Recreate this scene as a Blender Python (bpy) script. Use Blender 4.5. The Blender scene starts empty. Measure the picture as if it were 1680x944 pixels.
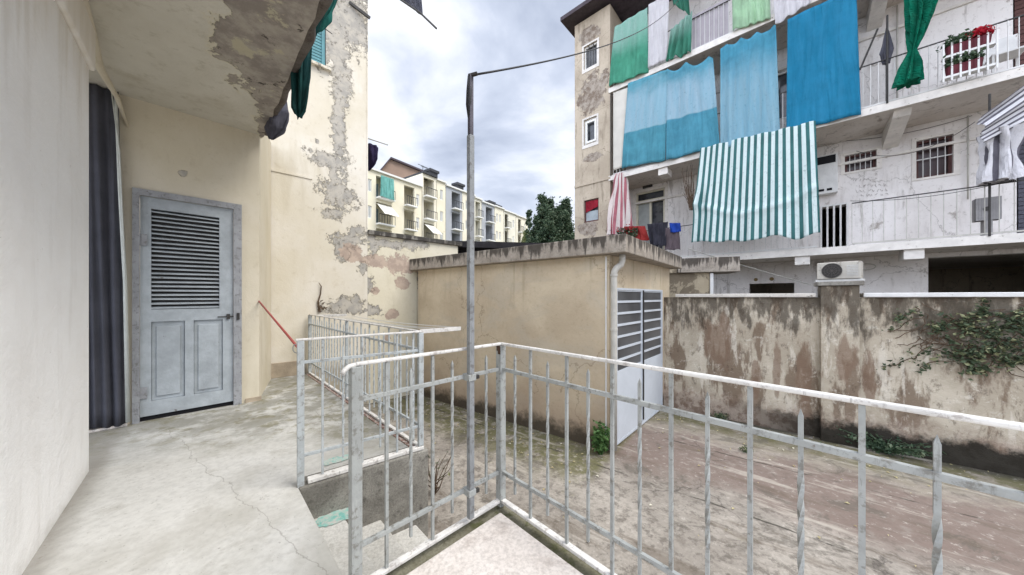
import bpy, math, random
from mathutils import Vector, noise as mn
R = math.radians
rnd = random.Random(7)
S = bpy.context.scene
COL = S.collection
# ------------------------------------------------------------------ camera
FPX, HZ, CH = 525.0, 488.0, 2.04           # focal length and horizon in photo pixels, camera height
cam = bpy.data.cameras.new('camera'); co = bpy.data.objects.new('camera', cam); COL.objects.link(co)
co.location = (0, 0, CH); co.rotation_euler = (R(90), 0, 0)
cam.sensor_width = 36; cam.lens = 36*FPX/1680; cam.shift_y = (HZ-472)/1680
cam.clip_start = .02; cam.clip_end = 2000
S.camera = co
# ------------------------------------------------------------------ world
SUN_EL, SUN_AZ = 54, 104
W = bpy.data.worlds.new('World'); S.world = W; W.use_nodes = True
nt = W.node_tree; nt.nodes.clear()
def wn(t, **k):
    n = nt.nodes.new(t)
    for a, b in k.items(): setattr(n, a, b)
    return n
wo = wn('ShaderNodeOutputWorld'); bg = wn('ShaderNodeBackground'); bg.inputs[1].default_value = .1
sky = wn('ShaderNodeTexSky', sky_type='NISHITA', sun_disc=False, sun_elevation=R(SUN_EL), sun_rotation=R(SUN_AZ))
tc = wn('ShaderNodeTexCoord'); mp = wn('ShaderNodeMapping'); mp.inputs['Scale'].default_value = (1, 1, 2.0)
mp.inputs['Location'].default_value = (2.3, .4, .2)
nt.links.new(tc.outputs['Generated'], mp.inputs[0])
n1 = wn('ShaderNodeTexNoise'); n1.inputs['Scale'].default_value = 1.9; n1.inputs['Detail'].default_value = 8; n1.inputs['Roughness'].default_value = .52; n1.inputs['Distortion'].default_value = .35
nt.links.new(mp.outputs[0], n1.inputs['Vector'])
cr = wn('ShaderNodeValToRGB'); e = cr.color_ramp.elements
e[0].position = .34; e[0].color = (3.1, 3.55, 4.6, 1); e[1].position = .62; e[1].color = (8.8, 9.0, 9.6, 1)
m_ = e.new(.48); m_.color = (5.2, 5.7, 6.8, 1)
nt.links.new(n1.outputs['Fac'], cr.inputs[0])
mx = wn('ShaderNodeMix', data_type='RGBA'); mx.inputs[0].default_value = .9
# sky brightening added behind the camera's left shoulder to light the facade
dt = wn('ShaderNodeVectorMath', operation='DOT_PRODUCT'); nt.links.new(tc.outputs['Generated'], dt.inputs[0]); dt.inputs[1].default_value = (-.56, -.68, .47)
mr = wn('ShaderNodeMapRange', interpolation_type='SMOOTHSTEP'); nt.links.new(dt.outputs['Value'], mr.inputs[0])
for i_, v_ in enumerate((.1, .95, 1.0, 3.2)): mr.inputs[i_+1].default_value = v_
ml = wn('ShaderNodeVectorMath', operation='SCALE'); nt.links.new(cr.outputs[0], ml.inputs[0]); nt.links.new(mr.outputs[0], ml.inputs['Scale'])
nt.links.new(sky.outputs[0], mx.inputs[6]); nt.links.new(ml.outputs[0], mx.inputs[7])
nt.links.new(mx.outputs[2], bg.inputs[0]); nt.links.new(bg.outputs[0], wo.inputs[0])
sl = bpy.data.lights.new('sun', 'SUN'); sl.energy = 2.5; sl.angle = R(35); sl.color = (1, .96, .9)
so = bpy.data.objects.new('sun', sl); COL.objects.link(so)
sd = Vector((math.sin(R(SUN_AZ))*math.cos(R(SUN_EL)), math.cos(R(SUN_AZ))*math.cos(R(SUN_EL)), math.sin(R(SUN_EL))))
so.rotation_euler = sd.to_track_quat('Z', 'Y').to_euler(); so.location = (0, -5, 20)
S.view_settings.view_transform = 'Standard'; S.view_settings.look = 'None'; S.view_settings.gamma = 1
S.view_settings.use_curve_mapping = False
S.view_settings.exposure = .54

# ------------------------------------------------------------------ materials
def lin(h):
    h = h.lstrip('#'); v = [int(h[i:i+2], 16)/255 for i in (0, 2, 4)]
    return tuple(c/12.92 if c <= .04045 else ((c+.055)/1.055)**2.4 for c in v)
class G:
    """small helper round a material's node tree"""
    def __init__(s, name, rough=.9, metal=0, spec=.3):
        s.m = bpy.data.materials.new(name); s.m.use_nodes = True; s.t = s.m.node_tree
        s.b = s.t.nodes['Principled BSDF']; s.b.inputs['Roughness'].default_value = rough
        s.b.inputs['Metallic'].default_value = metal; s.b.inputs['Specular IOR Level'].default_value = spec
        s.geo = s.t.nodes.new('ShaderNodeNewGeometry'); s.P = s.geo.outputs['Position']
        s.hs = []
    def put(s, sock, v):
        if v is None: return
        if isinstance(v, bpy.types.NodeSocket): s.t.links.new(v, sock)
        elif isinstance(v, (tuple, list)):
            n = len(sock.default_value); sock.default_value = (tuple(v)+(1,))[:n]
        else: sock.default_value = v
    def noise(s, scale, detail=5, rough=.6, dist=0, vec=None, out='Fac'):
        n = s.t.nodes.new('ShaderNodeTexNoise'); s.put(n.inputs['Vector'], vec or s.P)
        n.inputs['Scale'].default_value = scale; n.inputs['Detail'].default_value = detail
        n.inputs['Roughness'].default_value = rough; n.inputs['Distortion'].default_value = dist
        return n.outputs[out]
    def vor(s, scale, vec=None, feature='DISTANCE_TO_EDGE'):
        n = s.t.nodes.new('ShaderNodeTexVoronoi'); n.feature = feature; s.put(n.inputs['Vector'], vec or s.P)
        n.inputs['Scale'].default_value = scale; return n.outputs['Distance']
    def vm(s, op, a, b=None, out=0):
        n = s.t.nodes.new('ShaderNodeVectorMath'); n.operation = op; s.put(n.inputs[0], a)
        if b is not None: s.put(n.inputs[1], b)
        return n.outputs[out]
    def ma(s, op, a, b=None, c=None):
        n = s.t.nodes.new('ShaderNodeMath'); n.operation = op; s.put(n.inputs[0], a)
        if b is not None: s.put(n.inputs[1], b)
        if c is not None: s.put(n.inputs[2], c)
        return n.outputs[0]
    def rmp(s, v, lo, hi, a=0, b=1):
        n = s.t.nodes.new('ShaderNodeMapRange'); n.interpolation_type = 'SMOOTHSTEP'
        for i, x in enumerate((v, lo, hi, a, b)): s.put(n.inputs[i], x)
        return n.outputs[0]
    def mix(s, f, a, b, mode='MIX'):
        n = s.t.nodes.new('ShaderNodeMix'); n.data_type = 'RGBA'; n.blend_type = mode
        s.put(n.inputs[0], f); s.put(n.inputs[6], a); s.put(n.inputs[7], b); return n.outputs[2]
    def xyz(s, v=None):
        n = s.t.nodes.new('ShaderNodeSeparateXYZ'); s.put(n.inputs[0], v or s.P); return n.outputs
    def comb(s, x=0, y=0, z=0):
        n = s.t.nodes.new('ShaderNodeCombineXYZ'); s.put(n.inputs[0], x); s.put(n.inputs[1], y); s.put(n.inputs[2], z); return n.outputs[0]
    def sc(s, v): return s.vm('MULTIPLY', s.P, v)
    def uv(s):
        n = s.t.nodes.new('ShaderNodeUVMap'); return s.xyz(n.outputs[0])
    def bump(s, h, strength=.3, dist=.01):
        n = s.t.nodes.new('ShaderNodeBump'); n.inputs['Strength'].default_value = strength; n.inputs['Distance'].default_value = dist
        s.put(n.inputs['Height'], h)
        if s.hs: s.t.links.new(s.hs[-1], n.inputs['Normal'])
        s.hs.append(n.outputs[0]); s.t.links.new(n.outputs[0], s.b.inputs['Normal'])
    def col(s, c): s.put(s.b.inputs['Base Color'], c); return s.m

class Frame:
    """vertical plane seen by the camera: origin P (x,y), unit direction w to the right, depth away from camera"""
    def __init__(s, A, B):
        s.P = Vector(A[:2]); s.w = (Vector(B[:2])-s.P).normalized(); s.L = (Vector(B[:2])-s.P).length
        s.r = Vector((-s.w.y, s.w.x))
        if s.r.dot(s.P) < 0: s.r = -s.r
    def hit(s, px, dep=0):
        k = (px-840)/FPX; q = s.P+s.r*dep; c = s.r.dot(q); y = c/(s.r.x*k+s.r.y)
        return k*y, y
    def s_(s, px, dep=0):
        x, y = s.hit(px, dep); return s.w.dot(Vector((x, y))-s.P)
    def z_(s, px, py, dep=0): return CH+(HZ-py)/FPX*s.hit(px, dep)[1]
    def sz(s, px, py, dep=0): return s.s_(px, dep), s.z_(px, py, dep)
    def pt(s, a, dep, z):
        q = s.P+s.w*a+s.r*dep; return Vector((q.x, q.y, z))
    def pp(s, px, py, dep=0):
        a, z = s.sz(px, py, dep); return s.pt(a, dep, z)
def at(px, py, y): return Vector(((px-840)/FPX*y, y, CH+(HZ-py)/FPX*y))

def wallcoords(g, F):
    u = g.vm('DOT_PRODUCT', g.vm('SUBTRACT', g.P, (F.P.x, F.P.y, 0)), (F.w.x, F.w.y, 0), out=1)
    z = g.xyz()[2]
    return u, z, g.comb(u, z, 0)
def blobs(g, uz, lst, nz, amp=1.2, edge=.12):
    """union of ragged ellipses (u, z, ru, rz) in wall coordinates"""
    o = None
    for (u, z, ru, rz) in lst:
        d = g.vm('LENGTH', g.vm('DIVIDE', g.vm('SUBTRACT', uz, (u, z, 0)), (ru, rz, 1)), out=1)
        v = g.ma('SUBTRACT', 1.0, d)
        o = v if o is None else g.ma('MAXIMUM', o, v)
    v = g.ma('ADD', o, g.ma('MULTIPLY', g.ma('SUBTRACT', nz, .5), amp))
    return v

def paintmetal(name, c, d, rough=.6):
    g = G(name, rough, 0, .4)
    k = g.mix(g.rmp(g.noise(9, 6, .65), .3, .7), tuple(x*.85 for x in c), tuple(x*1.12 for x in c))
    k = g.mix(g.rmp(g.noise(26, 7, .7), .52, .64, 0, .75), k, d)
    k = g.mix(g.rmp(g.noise(1, 6, .7, vec=g.sc((60, 60, 7))), .56, .68, 0, .5), k, tuple(x*.6 for x in d))
    k = g.mix(g.rmp(g.noise(17, 8, .75), .66, .69, 0, .85), k, (.10, .05, .03))
    g.bump(g.noise(90, 5, .7), .35, .004); g.bump(g.noise(17, 8, .75), .3, .004)
    return g.col(k)
def simple(name, c, rough=.8, var=.12, scale=6, metal=0, spec=.3, dirt=None, bump=.15, bs=60):
    g = G(name, rough, metal, spec)
    n = g.noise(scale, 6, .65)
    a = tuple(x*(1-var) for x in c); b = tuple(min(1, x*(1+var)) for x in c)
    k = g.mix(g.rmp(n, .3, .7), a, b)
    if dirt:
        k = g.mix(g.rmp(g.noise(scale*2.3, 7, .7), dirt[1], dirt[1]+.1), k, dirt[0])
    if bump: g.bump(g.noise(bs, 4, .6), bump, .01)
    return g.col(k)

def fabric(name, c, c2=None, stripes=0, duty=.5, fade=None, var=.15, trans=.25):
    g = G(name, .95, 0, .1); U = g.uv()
    k = g.mix(g.rmp(g.noise(3, 5, .6), .3, .7), tuple(x*(1-var) for x in c), tuple(min(1, x*(1+var)) for x in c))
    if stripes:
        f = g.ma('FRACT', g.ma('ADD', g.ma('MULTIPLY', U[0], stripes), .25))
        k = g.mix(g.rmp(f, duty-.02, duty+.02), k, c2)
    if fade:                               # (colour, v0, v1): sun-bleached cloth between two heights of the sheet
        v = g.ma('ADD', U[1], g.ma('MULTIPLY', g.ma('SUBTRACT', g.noise(2.2, 4), .5), .25 if len(fade) < 4 else .0))
        k = g.mix(g.ma('MULTIPLY', g.rmp(v, fade[1], fade[2]), g.rmp(g.ma('ADD', v, g.ma('MULTIPLY', g.noise(2.5, 4), .3)), fade[3], fade[3]+.3, 1, 0) if len(fade) > 3 else 1), k, fade[0])
    k = g.mix(g.rmp(g.noise(14, 6, .7), .54, .75, 0, .45), k, tuple(x*.6 for x in c))
    w_ = g.noise(1, 6, .65, .8, vec=g.comb(g.ma('MULTIPLY', U[0], 11), g.ma('MULTIPLY', U[1], 2.2), 0)); k = g.mix(g.rmp(w_, .35, .7, .0, .3), k, tuple(min(1, x*1.5+.04) for x in c)) if not stripes else k
    g.bump(w_, 1, .06); g.bump(g.noise(12, 5, .6), .6, .02)
    g.col(k)
    if trans:
        tr = g.t.nodes.new('ShaderNodeBsdfTranslucent'); g.put(tr.inputs[0], k)
        ms = g.t.nodes.new('ShaderNodeMixShader'); ms.inputs[0].default_value = trans
        out = g.t.nodes['Material Output']
        g.t.links.new(g.b.outputs[0], ms.inputs[1]); g.t.links.new(tr.outputs[0], ms.inputs[2]); g.t.links.new(ms.outputs[0], out.inputs[0])
    return g.m

# ------------------------------------------------------------------ geometry helpers
WO = {}                                    # world origin of every object
class MB:
    def __init__(s): s.v = []; s.f = []; s.u = {}
    def hexa(s, p):                        # 8 points: bottom ring 0-3, top ring 4-7
        b = len(s.v); s.v += [Vector(q) for q in p]
        s.f += [(b+3, b+2, b+1, b), (b+4, b+5, b+6, b+7)]+[(b+i, b+(i+1) % 4, b+4+(i+1) % 4, b+4+i) for i in range(4)]
        return s
    def fb(s, F, a0, a1, d0, d1, z0, z1):  # box in a frame
        return s.hexa([F.pt(a, d, z) for z in (z0, z1) for a, d in ((a0, d0), (a1, d0), (a1, d1), (a0, d1))])
    def prism(s, pts, z0, z1):
        b = len(s.v); n = len(pts); s.v += [Vector((p[0], p[1], z0)) for p in pts]+[Vector((p[0], p[1], z1)) for p in pts]
        s.f += [tuple(b+i for i in reversed(range(n))), tuple(b+n+i for i in range(n))]+[(b+i, b+(i+1) % n, b+n+(i+1) % n, b+n+i) for i in range(n)]
        return s
    def bar(s, A, B, w, h=None, up=(0, 0, 1), twist=None):
        A = Vector(A); B = Vector(B); h = h or w; d = (B-A).normalized(); up = Vector(up)
        if abs(d.dot(up)) > .99: up = Vector((1, 1, 0)).normalized()
        x = d.cross(up).normalized(); y = x.cross(d)
        o = [(-1, -1), (1, -1), (1, 1), (-1, 1)]
        return s.hexa([q+x*w/2*i+y*h/2*j for q in (A, B) for i, j in o])
    def sweep(s, pts, r, n=8, close=True, prof=None):
        pts = [Vector(p) for p in pts]; b = len(s.v)
        up = Vector((0, 0, 1)); px = None
        for i, p in enumerate(pts):
            d = (pts[min(i+1, len(pts)-1)]-pts[max(i-1, 0)]).normalized()
            if px is None:
                a = up if abs(d.dot(up)) < .9 else Vector((1, 0, 0)); px = d.cross(a).normalized()
            px = (px-d*px.dot(d)).normalized(); py = d.cross(px)
            rr = r[i] if isinstance(r, (list, tuple)) else r
            for k in range(n):
                t = 2*math.pi*k/n; q = rr*(prof(i, t) if prof else 1)
                s.v.append(p+px*math.cos(t)*q+py*math.sin(t)*q)
        for i in range(len(pts)-1):
            for k in range(n):
                s.f.append((b+i*n+k, b+i*n+(k+1) % n, b+(i+1)*n+(k+1) % n, b+(i+1)*n+k))
        if close: s.f += [tuple(b+k for k in reversed(range(n))), tuple(b+(len(pts)-1)*n+k for k in range(n))]
        return s
    def disc(s, c, nrm, r, t, n=20, r2=None):
        c = Vector(c); nrm = Vector(nrm).normalized()
        return s.sweep([c, c+nrm*t], [r, r2 or r], n)
    def wall(s, F, a0, a1, z0, z1, d0, d1, holes=()):
        """wall slab with real rectangular openings (a0,a1,z0,z1)"""
        A = sorted({a0, a1}|{min(max(h[i], a0), a1) for h in holes for i in (0, 1)})
        Z = sorted({z0, z1}|{min(max(h[i], z0), z1) for h in holes for i in (2, 3)})
        def hole(i, j):
            if not (0 <= i < len(A)-1 and 0 <= j < len(Z)-1): return True
            a, z = (A[i]+A[i+1])/2, (Z[j]+Z[j+1])/2
            return any(h[0] < a < h[1] and h[2] < z < h[3] for h in holes)
        def q(*p):
            b = len(s.v); s.v += list(p); s.f.append((b, b+1, b+2, b+3))
        for i in range(len(A)-1):
            for j in range(len(Z)-1):
                if hole(i, j): continue
                a, b_, z, y = A[i], A[i+1], Z[j], Z[j+1]; P = F.pt
                q(P(a, d0, z), P(b_, d0, z), P(b_, d0, y), P(a, d0, y)); q(P(a, d1, z), P(a, d1, y), P(b_, d1, y), P(b_, d1, z))
                if hole(i-1, j): q(P(a, d0, z), P(a, d0, y), P(a, d1, y), P(a, d1, z))
                if hole(i+1, j): q(P(b_, d0, z), P(b_, d1, z), P(b_, d1, y), P(b_, d0, y))
                if hole(i, j-1): q(P(a, d0, z), P(a, d1, z), P(b_, d1, z), P(b_, d0, z))
                if hole(i, j+1): q(P(a, d0, y), P(b_, d0, y), P(b_, d1, y), P(a, d1, y))
        return s
    def leaf(s, c, size, up=None):
        a = Vector((rnd.gauss(0, 1), rnd.gauss(0, 1), rnd.gauss(0, 1)*.6)).normalized()
        b = a.orthogonal(); b.rotate(__import__('mathutils').Quaternion(a, rnd.random()*6.28)); c = Vector(c)
        k = len(s.v); l = size*(.7+.6*rnd.random()); w = l*.45; n = a.cross(b)*l*.12
        s.v += [c-a*l/2, c+b*w/2+n, c+a*l/2, c-b*w/2+n]; s.f.append((k, k+1, k+2, k+3))
    def build(s, name, mat, parent=None, bevel=0, smooth=False, uvs=None, solid=0, base=True):
        me = bpy.data.meshes.new(name)
        lo = Vector([min(v[i] for v in s.v) for i in range(3)]); hi = Vector([max(v[i] for v in s.v) for i in range(3)])
        o = (lo+hi)/2
        if parent is None: o.z = lo.z
        me.from_pydata([v-o for v in s.v], [], s.f)
        if uvs:
            l = me.uv_layers.new(name='UVMap')
            for lp in me.loops: l.data[lp.index].uv = uvs[lp.vertex_index]
        me.materials.append(mat)
        if smooth: me.shade_smooth()
        ob = bpy.data.objects.new(name, me); COL.objects.link(ob); WO[ob.name] = o
        if parent: ob.parent = parent; ob.location = o-WO[parent.name]
        else: ob.location = o
        if solid:
            m = ob.modifiers.new('solid', 'SOLIDIFY'); m.thickness = solid; m.offset = 0
        if bevel:
            m = ob.modifiers.new('bevel', 'BEVEL'); m.width = bevel; m.segments = 2; m.limit_method = 'ANGLE'; m.angle_limit = R(40)
        return ob
def tag(o, label=None, cat=None, group=None, kind=None):
    for k, v in (('label', label), ('category', cat), ('group', group), ('kind', kind)):
        if v: o[k] = v
    return o
def thing(name, loc, label, cat, group=None):
    o = bpy.data.objects.new(name, None); COL.objects.link(o); o.location = loc; WO[o.name] = Vector(loc)
    o.empty_display_size = .1
    return tag(o, label, cat, group)

def cloth(TL, TR, BL, BR, nx=28, nz=28, amp=.04, n=5, seed=0, scallop=0, hang=1.0, nrm=None, swag=0):
    TL, TR, BL, BR = map(Vector, (TL, TR, BL, BR)); m = MB(); uv = []
    nr = nrm or (TR-TL).cross(BL-TL).normalized(); ph = seed*1.7
    for j in range(nz+1):
        v = j/nz
        for i in range(nx+1):
            u = i/nx
            p = TL.lerp(TR, u).lerp(BL.lerp(BR, u), v)
            f = math.sin(u*n*6.283+ph+.8*math.sin(v*2+ph)+2.2*mn.noise(Vector((u*2, seed, v*.8))))*.5+.8*abs(mn.noise(Vector((u*n*2.6+ph, v*.9+u*3, seed+3))))+mn.noise(Vector((u*n*1.3+ph, v*1.2, seed)))*1.1
            p += nr*amp*f*(1-hang*(1-v)*.6)
            if swag:
                dv = v-(.60+.14*math.sin(math.pi*min(1, u*1.02))); p -= nr*swag*(math.exp(-(dv/.035)**2)+(.45 if dv > 0 else 0)*min(1, max(0, dv)*20)); tie = math.exp(-((v-.58)/.10)**2)*math.exp(-u*9); p += (BL-TL)*0+(TR-TL)*-.015*tie-nr*.12*tie*math.sin(u*60); p.z += .05*math.sin(u*19+1)*v**6
            p.z -= scallop*abs(math.sin(u*math.pi*n*.7+ph))*(1-v)**3
            p.z += amp*.8*mn.noise(Vector((u*4, 7.1+seed, 0)))*v
            m.v.append(p); uv.append((u, 1-v))
    for j in range(nz):
        for i in range(nx):
            a = j*(nx+1)+i; m.f.append((a, a+nx+1, a+nx+2, a+1))
    return m, uv
def bunch(spine, radii, lobes=7, depth=.35, seed=0, n=44, steps=30, twist=0, flat=None):
    """gathered cloth: fluted tube along a spine"""
    sp = [Vector(p) for p in spine]; m = MB(); uv = []
    def smp(a, t):
        k = t*(len(a)-1); i = min(int(k), len(a)-2); f = k-i; return a[i]*(1-f)+a[i+1]*f
    for j in range(steps+1):
        t = j/steps; c = smp(sp, t); r = smp(radii, t)
        for k in range(n):
            a = 2*math.pi*k/n+twist*t
            q = r*(1+depth*math.sin(lobes*a+seed+2*math.sin(t*3+seed))+.25*mn.noise(Vector((math.cos(a)*2, math.sin(a)*2, t*4+seed))))
            m.v.append(c+Vector((math.cos(a)*q, math.sin(a)*q*(flat or 1), (.05 if j == steps else .02)*mn.noise(Vector((a, seed, t)))))); uv.append((k/n, 1-t))
    for j in range(steps):
        for k in range(n):
            m.f.append((j*n+k, j*n+(k+1) % n, (j+1)*n+(k+1) % n, (j+1)*n+k))
    m.f += [tuple(reversed(range(n))), tuple(steps*n+k for k in range(n))]
    return m, uv
def sag(A, B, drop, n=20):
    A, B = Vector(A), Vector(B)
    return [A.lerp(B, t/n)-Vector((0, 0, drop*4*(t/n)*(1-t/n))) for t in range(n+1)]

# ------------------------------------------------------------------ layout (metres, ground of the yard at z = 0)
TZ = .74                                   # terrace floor
RC = Vector((-.07, 2.02))                  # corner of the near railing
FR = Frame(RC, RC+Vector((.943, -1)))      # near railing, right leg
RL0 = Vector((-.685, 1.40)); FL = Frame(RL0, RC)
P2A, P2B = Vector((-1.46, 2.21)), Vector((-.78, 2.73)); F2 = Frame(P2A, P2B)
BWA = Vector((-3.94, 5.05)); BWd = Vector((1.1, 1)).normalized(); FB = Frame(BWA, BWA+BWd)   # tall cream wall
P3B = Vector((-3.43, 5.42)); F3 = Frame(P3B, P2B)
GC = Vector((1.286, 4.22)); FG = Frame(GC+Vector((-3.25, 2.48)), GC)     # garage side
FGF = Frame(GC, (2.80, 5.91))              # garage front
FW = Frame((2.83, 5.95), (5.73, 3.64))     # stained yard wall
DC = Vector((-3.19, 4.04)); DL = DC-Vector((.952, 1))*1.6; FD = Frame(DL, DC)              # porch door wall
WA, WB = Vector((-2.295, 1.497)), Vector((-3.17, 2.40)); FWW = Frame(WB, WA)              # white wall at the left
def Dfac(px): return 1/(1.19e-4*(px-246))
def fpt(px): d = Dfac(px); return Vector(((px-840)/FPX*d, d))
FF = Frame(fpt(943), fpt(1680))            # far facade: front line of the balconies
L1, L2, L3, LR = 3.20, 6.24, 9.29, 12.35   # balcony floors and eave

# ------------------------------------------------------------------ surface materials
def concrete(name, a, b, c, s=1.0, moss=None, cracks=True, rough=.92, extra=None, bmp=.45, n2s=.8, n3s=.5, ck=.8):
    g = G(name, rough)
    n1 = g.noise(.9*s, 8, .62, .4); n2 = g.noise(3.6*s, 9, .7); n3 = g.noise(26*s, 6, .7)
    k = g.mix(g.rmp(n1, .35, .65), a, b)
    k = g.mix(g.rmp(n2, .52, .70, 0, n2s), k, c)
    k = g.mix(g.rmp(n3, .35, .75, 0, n3s), k, tuple(x*.55 for x in c))
    if moss: k = g.mix(g.rmp(g.noise(1.7*s, 9, .72, .3), moss[1], moss[1]+.12, 0, .85), k, moss[0])
    if extra: k = extra(g, k)
    if cracks:
        w = g.vm('ADD', g.P, g.vm('MULTIPLY', g.noise(2.2, 6, .6, out='Color'), (.5, .5, .5)))
        cv = g.vor(.75*s, w); m = g.rmp(cv, .0, .010, 1, 0)
        m = g.ma('MULTIPLY', m, g.rmp(g.noise(.7, 2), .45, .6, 0, .8))
        k = g.mix(g.ma('MULTIPLY', m, ck), k, (.06, .05, .045)); g.bump(g.ma('SUBTRACT', 1, m), .4*ck, .01)
    g.bump(n2, .25, .02); g.bump(n3, bmp, .008)
    return g.col(k)

def court_extra(g, k):
    nrm = FW.r
    v = g.vm('DOT_PRODUCT', g.vm('SUBTRACT', g.P, (FW.P.x, FW.P.y, 0)), (nrm.x, nrm.y, 0), out=1)   # negative towards camera
    u = g.vm('DOT_PRODUCT', g.vm('SUBTRACT', g.P, (FW.P.x, FW.P.y, 0)), (FW.w.x, FW.w.y, 0), out=1)
    n = g.ma('MULTIPLY', g.ma('SUBTRACT', g.noise(1.1, 7, .65), .5), 1.1)
    vv = g.ma('ADD', v, n)
    red = g.ma('MULTIPLY', g.rmp(vv, -2.75, -2.2), g.rmp(vv, -1.25, -.85, 1, 0))
    red = g.ma('MULTIPLY', red, g.rmp(g.ma('ADD', u, n), -1.2, -.6))
    red = g.ma('MULTIPLY', red, g.rmp(g.noise(7, 7, .7), .3, .5, .45, 1))
    k = g.mix(g.ma('MULTIPLY', red, .9), k, lin('75665e'))
    lt = g.ma('MULTIPLY', g.rmp(vv, -1.3, -1.05), g.rmp(vv, -.95, -.75, 1, 0))
    k = g.mix(g.ma('MULTIPLY', lt, g.rmp(g.noise(5, 7, .7), .45, .6, 0, .6)), k, lin('9a9284'))
    k = g.mix(g.ma('MULTIPLY', g.rmp(vv, -1.2, -.7, 0, .6), g.rmp(g.noise(4, 8, .7), .4, .6, .4, 1)), k, lin('70664f'))
    ms = g.ma('MULTIPLY', g.rmp(vv, -1.05, -.45), g.rmp(g.noise(2.6, 9, .75), .36, .56))
    k = g.mix(g.ma('MULTIPLY', ms, .8), k, lin('565530'))
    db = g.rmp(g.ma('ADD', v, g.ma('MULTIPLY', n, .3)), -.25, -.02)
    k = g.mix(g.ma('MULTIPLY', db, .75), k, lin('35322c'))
    # moss along the garage side
    v2 = g.vm('DOT_PRODUCT', g.vm('SUBTRACT', g.P, (GC.x, GC.y, 0)), (FG.r.x, FG.r.y, 0), out=1)
    u2 = g.vm('DOT_PRODUCT', g.vm('SUBTRACT', g.P, (GC.x, GC.y, 0)), (FG.w.x, FG.w.y, 0), out=1)
    mm = g.ma('MULTIPLY', g.rmp(g.ma('ADD', v2, n), -1.25, -.6), g.rmp(u2, .0, .15, 1, 0))
    mm = g.ma('MULTIPLY', mm, g.rmp(g.noise(4.2, 9, .72), .36, .52))
    k = g.mix(g.ma('MULTIPLY', mm, .85), k, lin('57562f'))
    # expansion joints
    k = g.mix(g.ma('MULTIPLY', g.rmp(g.noise(9, 9, .76), .5, .6, 0, .55), g.rmp(vv, -2.6, -2.2, 1, .35)), k, lin('4d4740'))
    k = g.mix(g.rmp(g.noise(13, 9, .78), .55, .64, 0, .5), k, lin('c2bbb1'))
    k = g.mix(g.rmp(g.noise(2.1, 9, .74, .6), .54, .62, 0, .6), k, lin('59544c'))
    sv = g.noise(1, 8, .7, .3, vec=g.comb(g.ma('MULTIPLY', u, .55), g.ma('MULTIPLY', v, 3.2), 0)); k = g.mix(g.rmp(sv, .55, .63, 0, .55), k, lin('b4ada1')); k = g.mix(g.rmp(sv, .45, .37, 0, .5), k, lin('5e5347'))
    for off in (-2.72, -1.42):
        j = g.rmp(g.ma('ABSOLUTE', g.ma('ADD', g.ma('SUBTRACT', v, off), g.ma('MULTIPLY', n, .12))), .004, .018, 1, 0)
        j = g.ma('MULTIPLY', j, g.rmp(g.noise(2.4, 5), .42, .55))
        k = g.mix(g.ma('MULTIPLY', j, .85), k, (.05, .045, .035)); g.bump(g.ma('SUBTRACT', 1, j), .6, .02)
    return k
M = {}
M['court'] = concrete('yard_concrete', lin('aca59b'), lin('8f887f'), lin('736b62'), 1.0, moss=(lin('77734f'), .6), extra=court_extra)
def ter_extra(g, k):
    p = g.xyz()
    k = g.mix(g.rmp(g.noise(.75, 6, .55, .6), .45, .62, 0, .6), k, lin('9f9c93'))
    k = g.mix(g.rmp(g.noise(1.6, 8, .68, .8), .56, .66, 0, .45), k, lin('8f8b80'))
    k = g.mix(g.rmp(g.noise(60, 3, .6), .66, .70, 0, .5), k, lin('77736b'))
    k = g.mix(g.rmp(g.noise(5, 9, .8), .63, .67, 0, .6), k, lin('86827a'))
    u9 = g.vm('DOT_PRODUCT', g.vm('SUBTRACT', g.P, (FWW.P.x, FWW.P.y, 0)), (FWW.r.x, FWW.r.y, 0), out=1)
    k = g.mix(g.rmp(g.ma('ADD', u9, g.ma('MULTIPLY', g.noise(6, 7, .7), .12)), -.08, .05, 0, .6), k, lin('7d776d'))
    u8 = g.ma('SUBTRACT', g.vm('DOT_PRODUCT', g.P, (.55, .83, 0), out=1), g.ma('MULTIPLY', g.noise(1.7, 6, .6), .35))
    for o8 in (.58, 1.62): k = g.mix(g.rmp(g.ma('ABSOLUTE', g.ma('SUBTRACT', u8, o8)), .001, .005, .4, 0), k, lin('6b675f'))
    far = g.rmp(g.ma('ADD', p[1], g.ma('MULTIPLY', g.noise(1.3, 7, .65), 1.6)), 3.2, 4.2)
    k = g.mix(g.ma('MULTIPLY', far, g.rmp(g.noise(3.3, 8, .7), .38, .55, .15, .75)), k, lin('77756a'))
    k = g.mix(g.ma('MULTIPLY', far, g.rmp(g.noise(6.1, 8, .7), .5, .6, 0, .5)), k, lin('6b6540'))
    return k
M['terrace'] = concrete('terrace_concrete', lin('d0cfcb'), lin('c4c3be'), lin('a9a7a1'), 1.0, extra=ter_extra, bmp=.35, n2s=.25, n3s=.3, cracks=False)
M['landing'] = concrete('landing_concrete', lin('e2dcd6'), lin('d6cec7'), lin('b3a8a0'), 2.0, cracks=False, bmp=.3)
M['step'] = concrete('step_concrete', lin('cfcdc7'), lin('c0bdb5'), lin('a19d94'), 2.2, cracks=False)
M['retain'] = concrete('dark_damp_concrete', lin('9a978f'), lin('76736c'), lin('4f4b47'), 3.4, cracks=False, moss=(lin('44443e'), .56))
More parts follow.
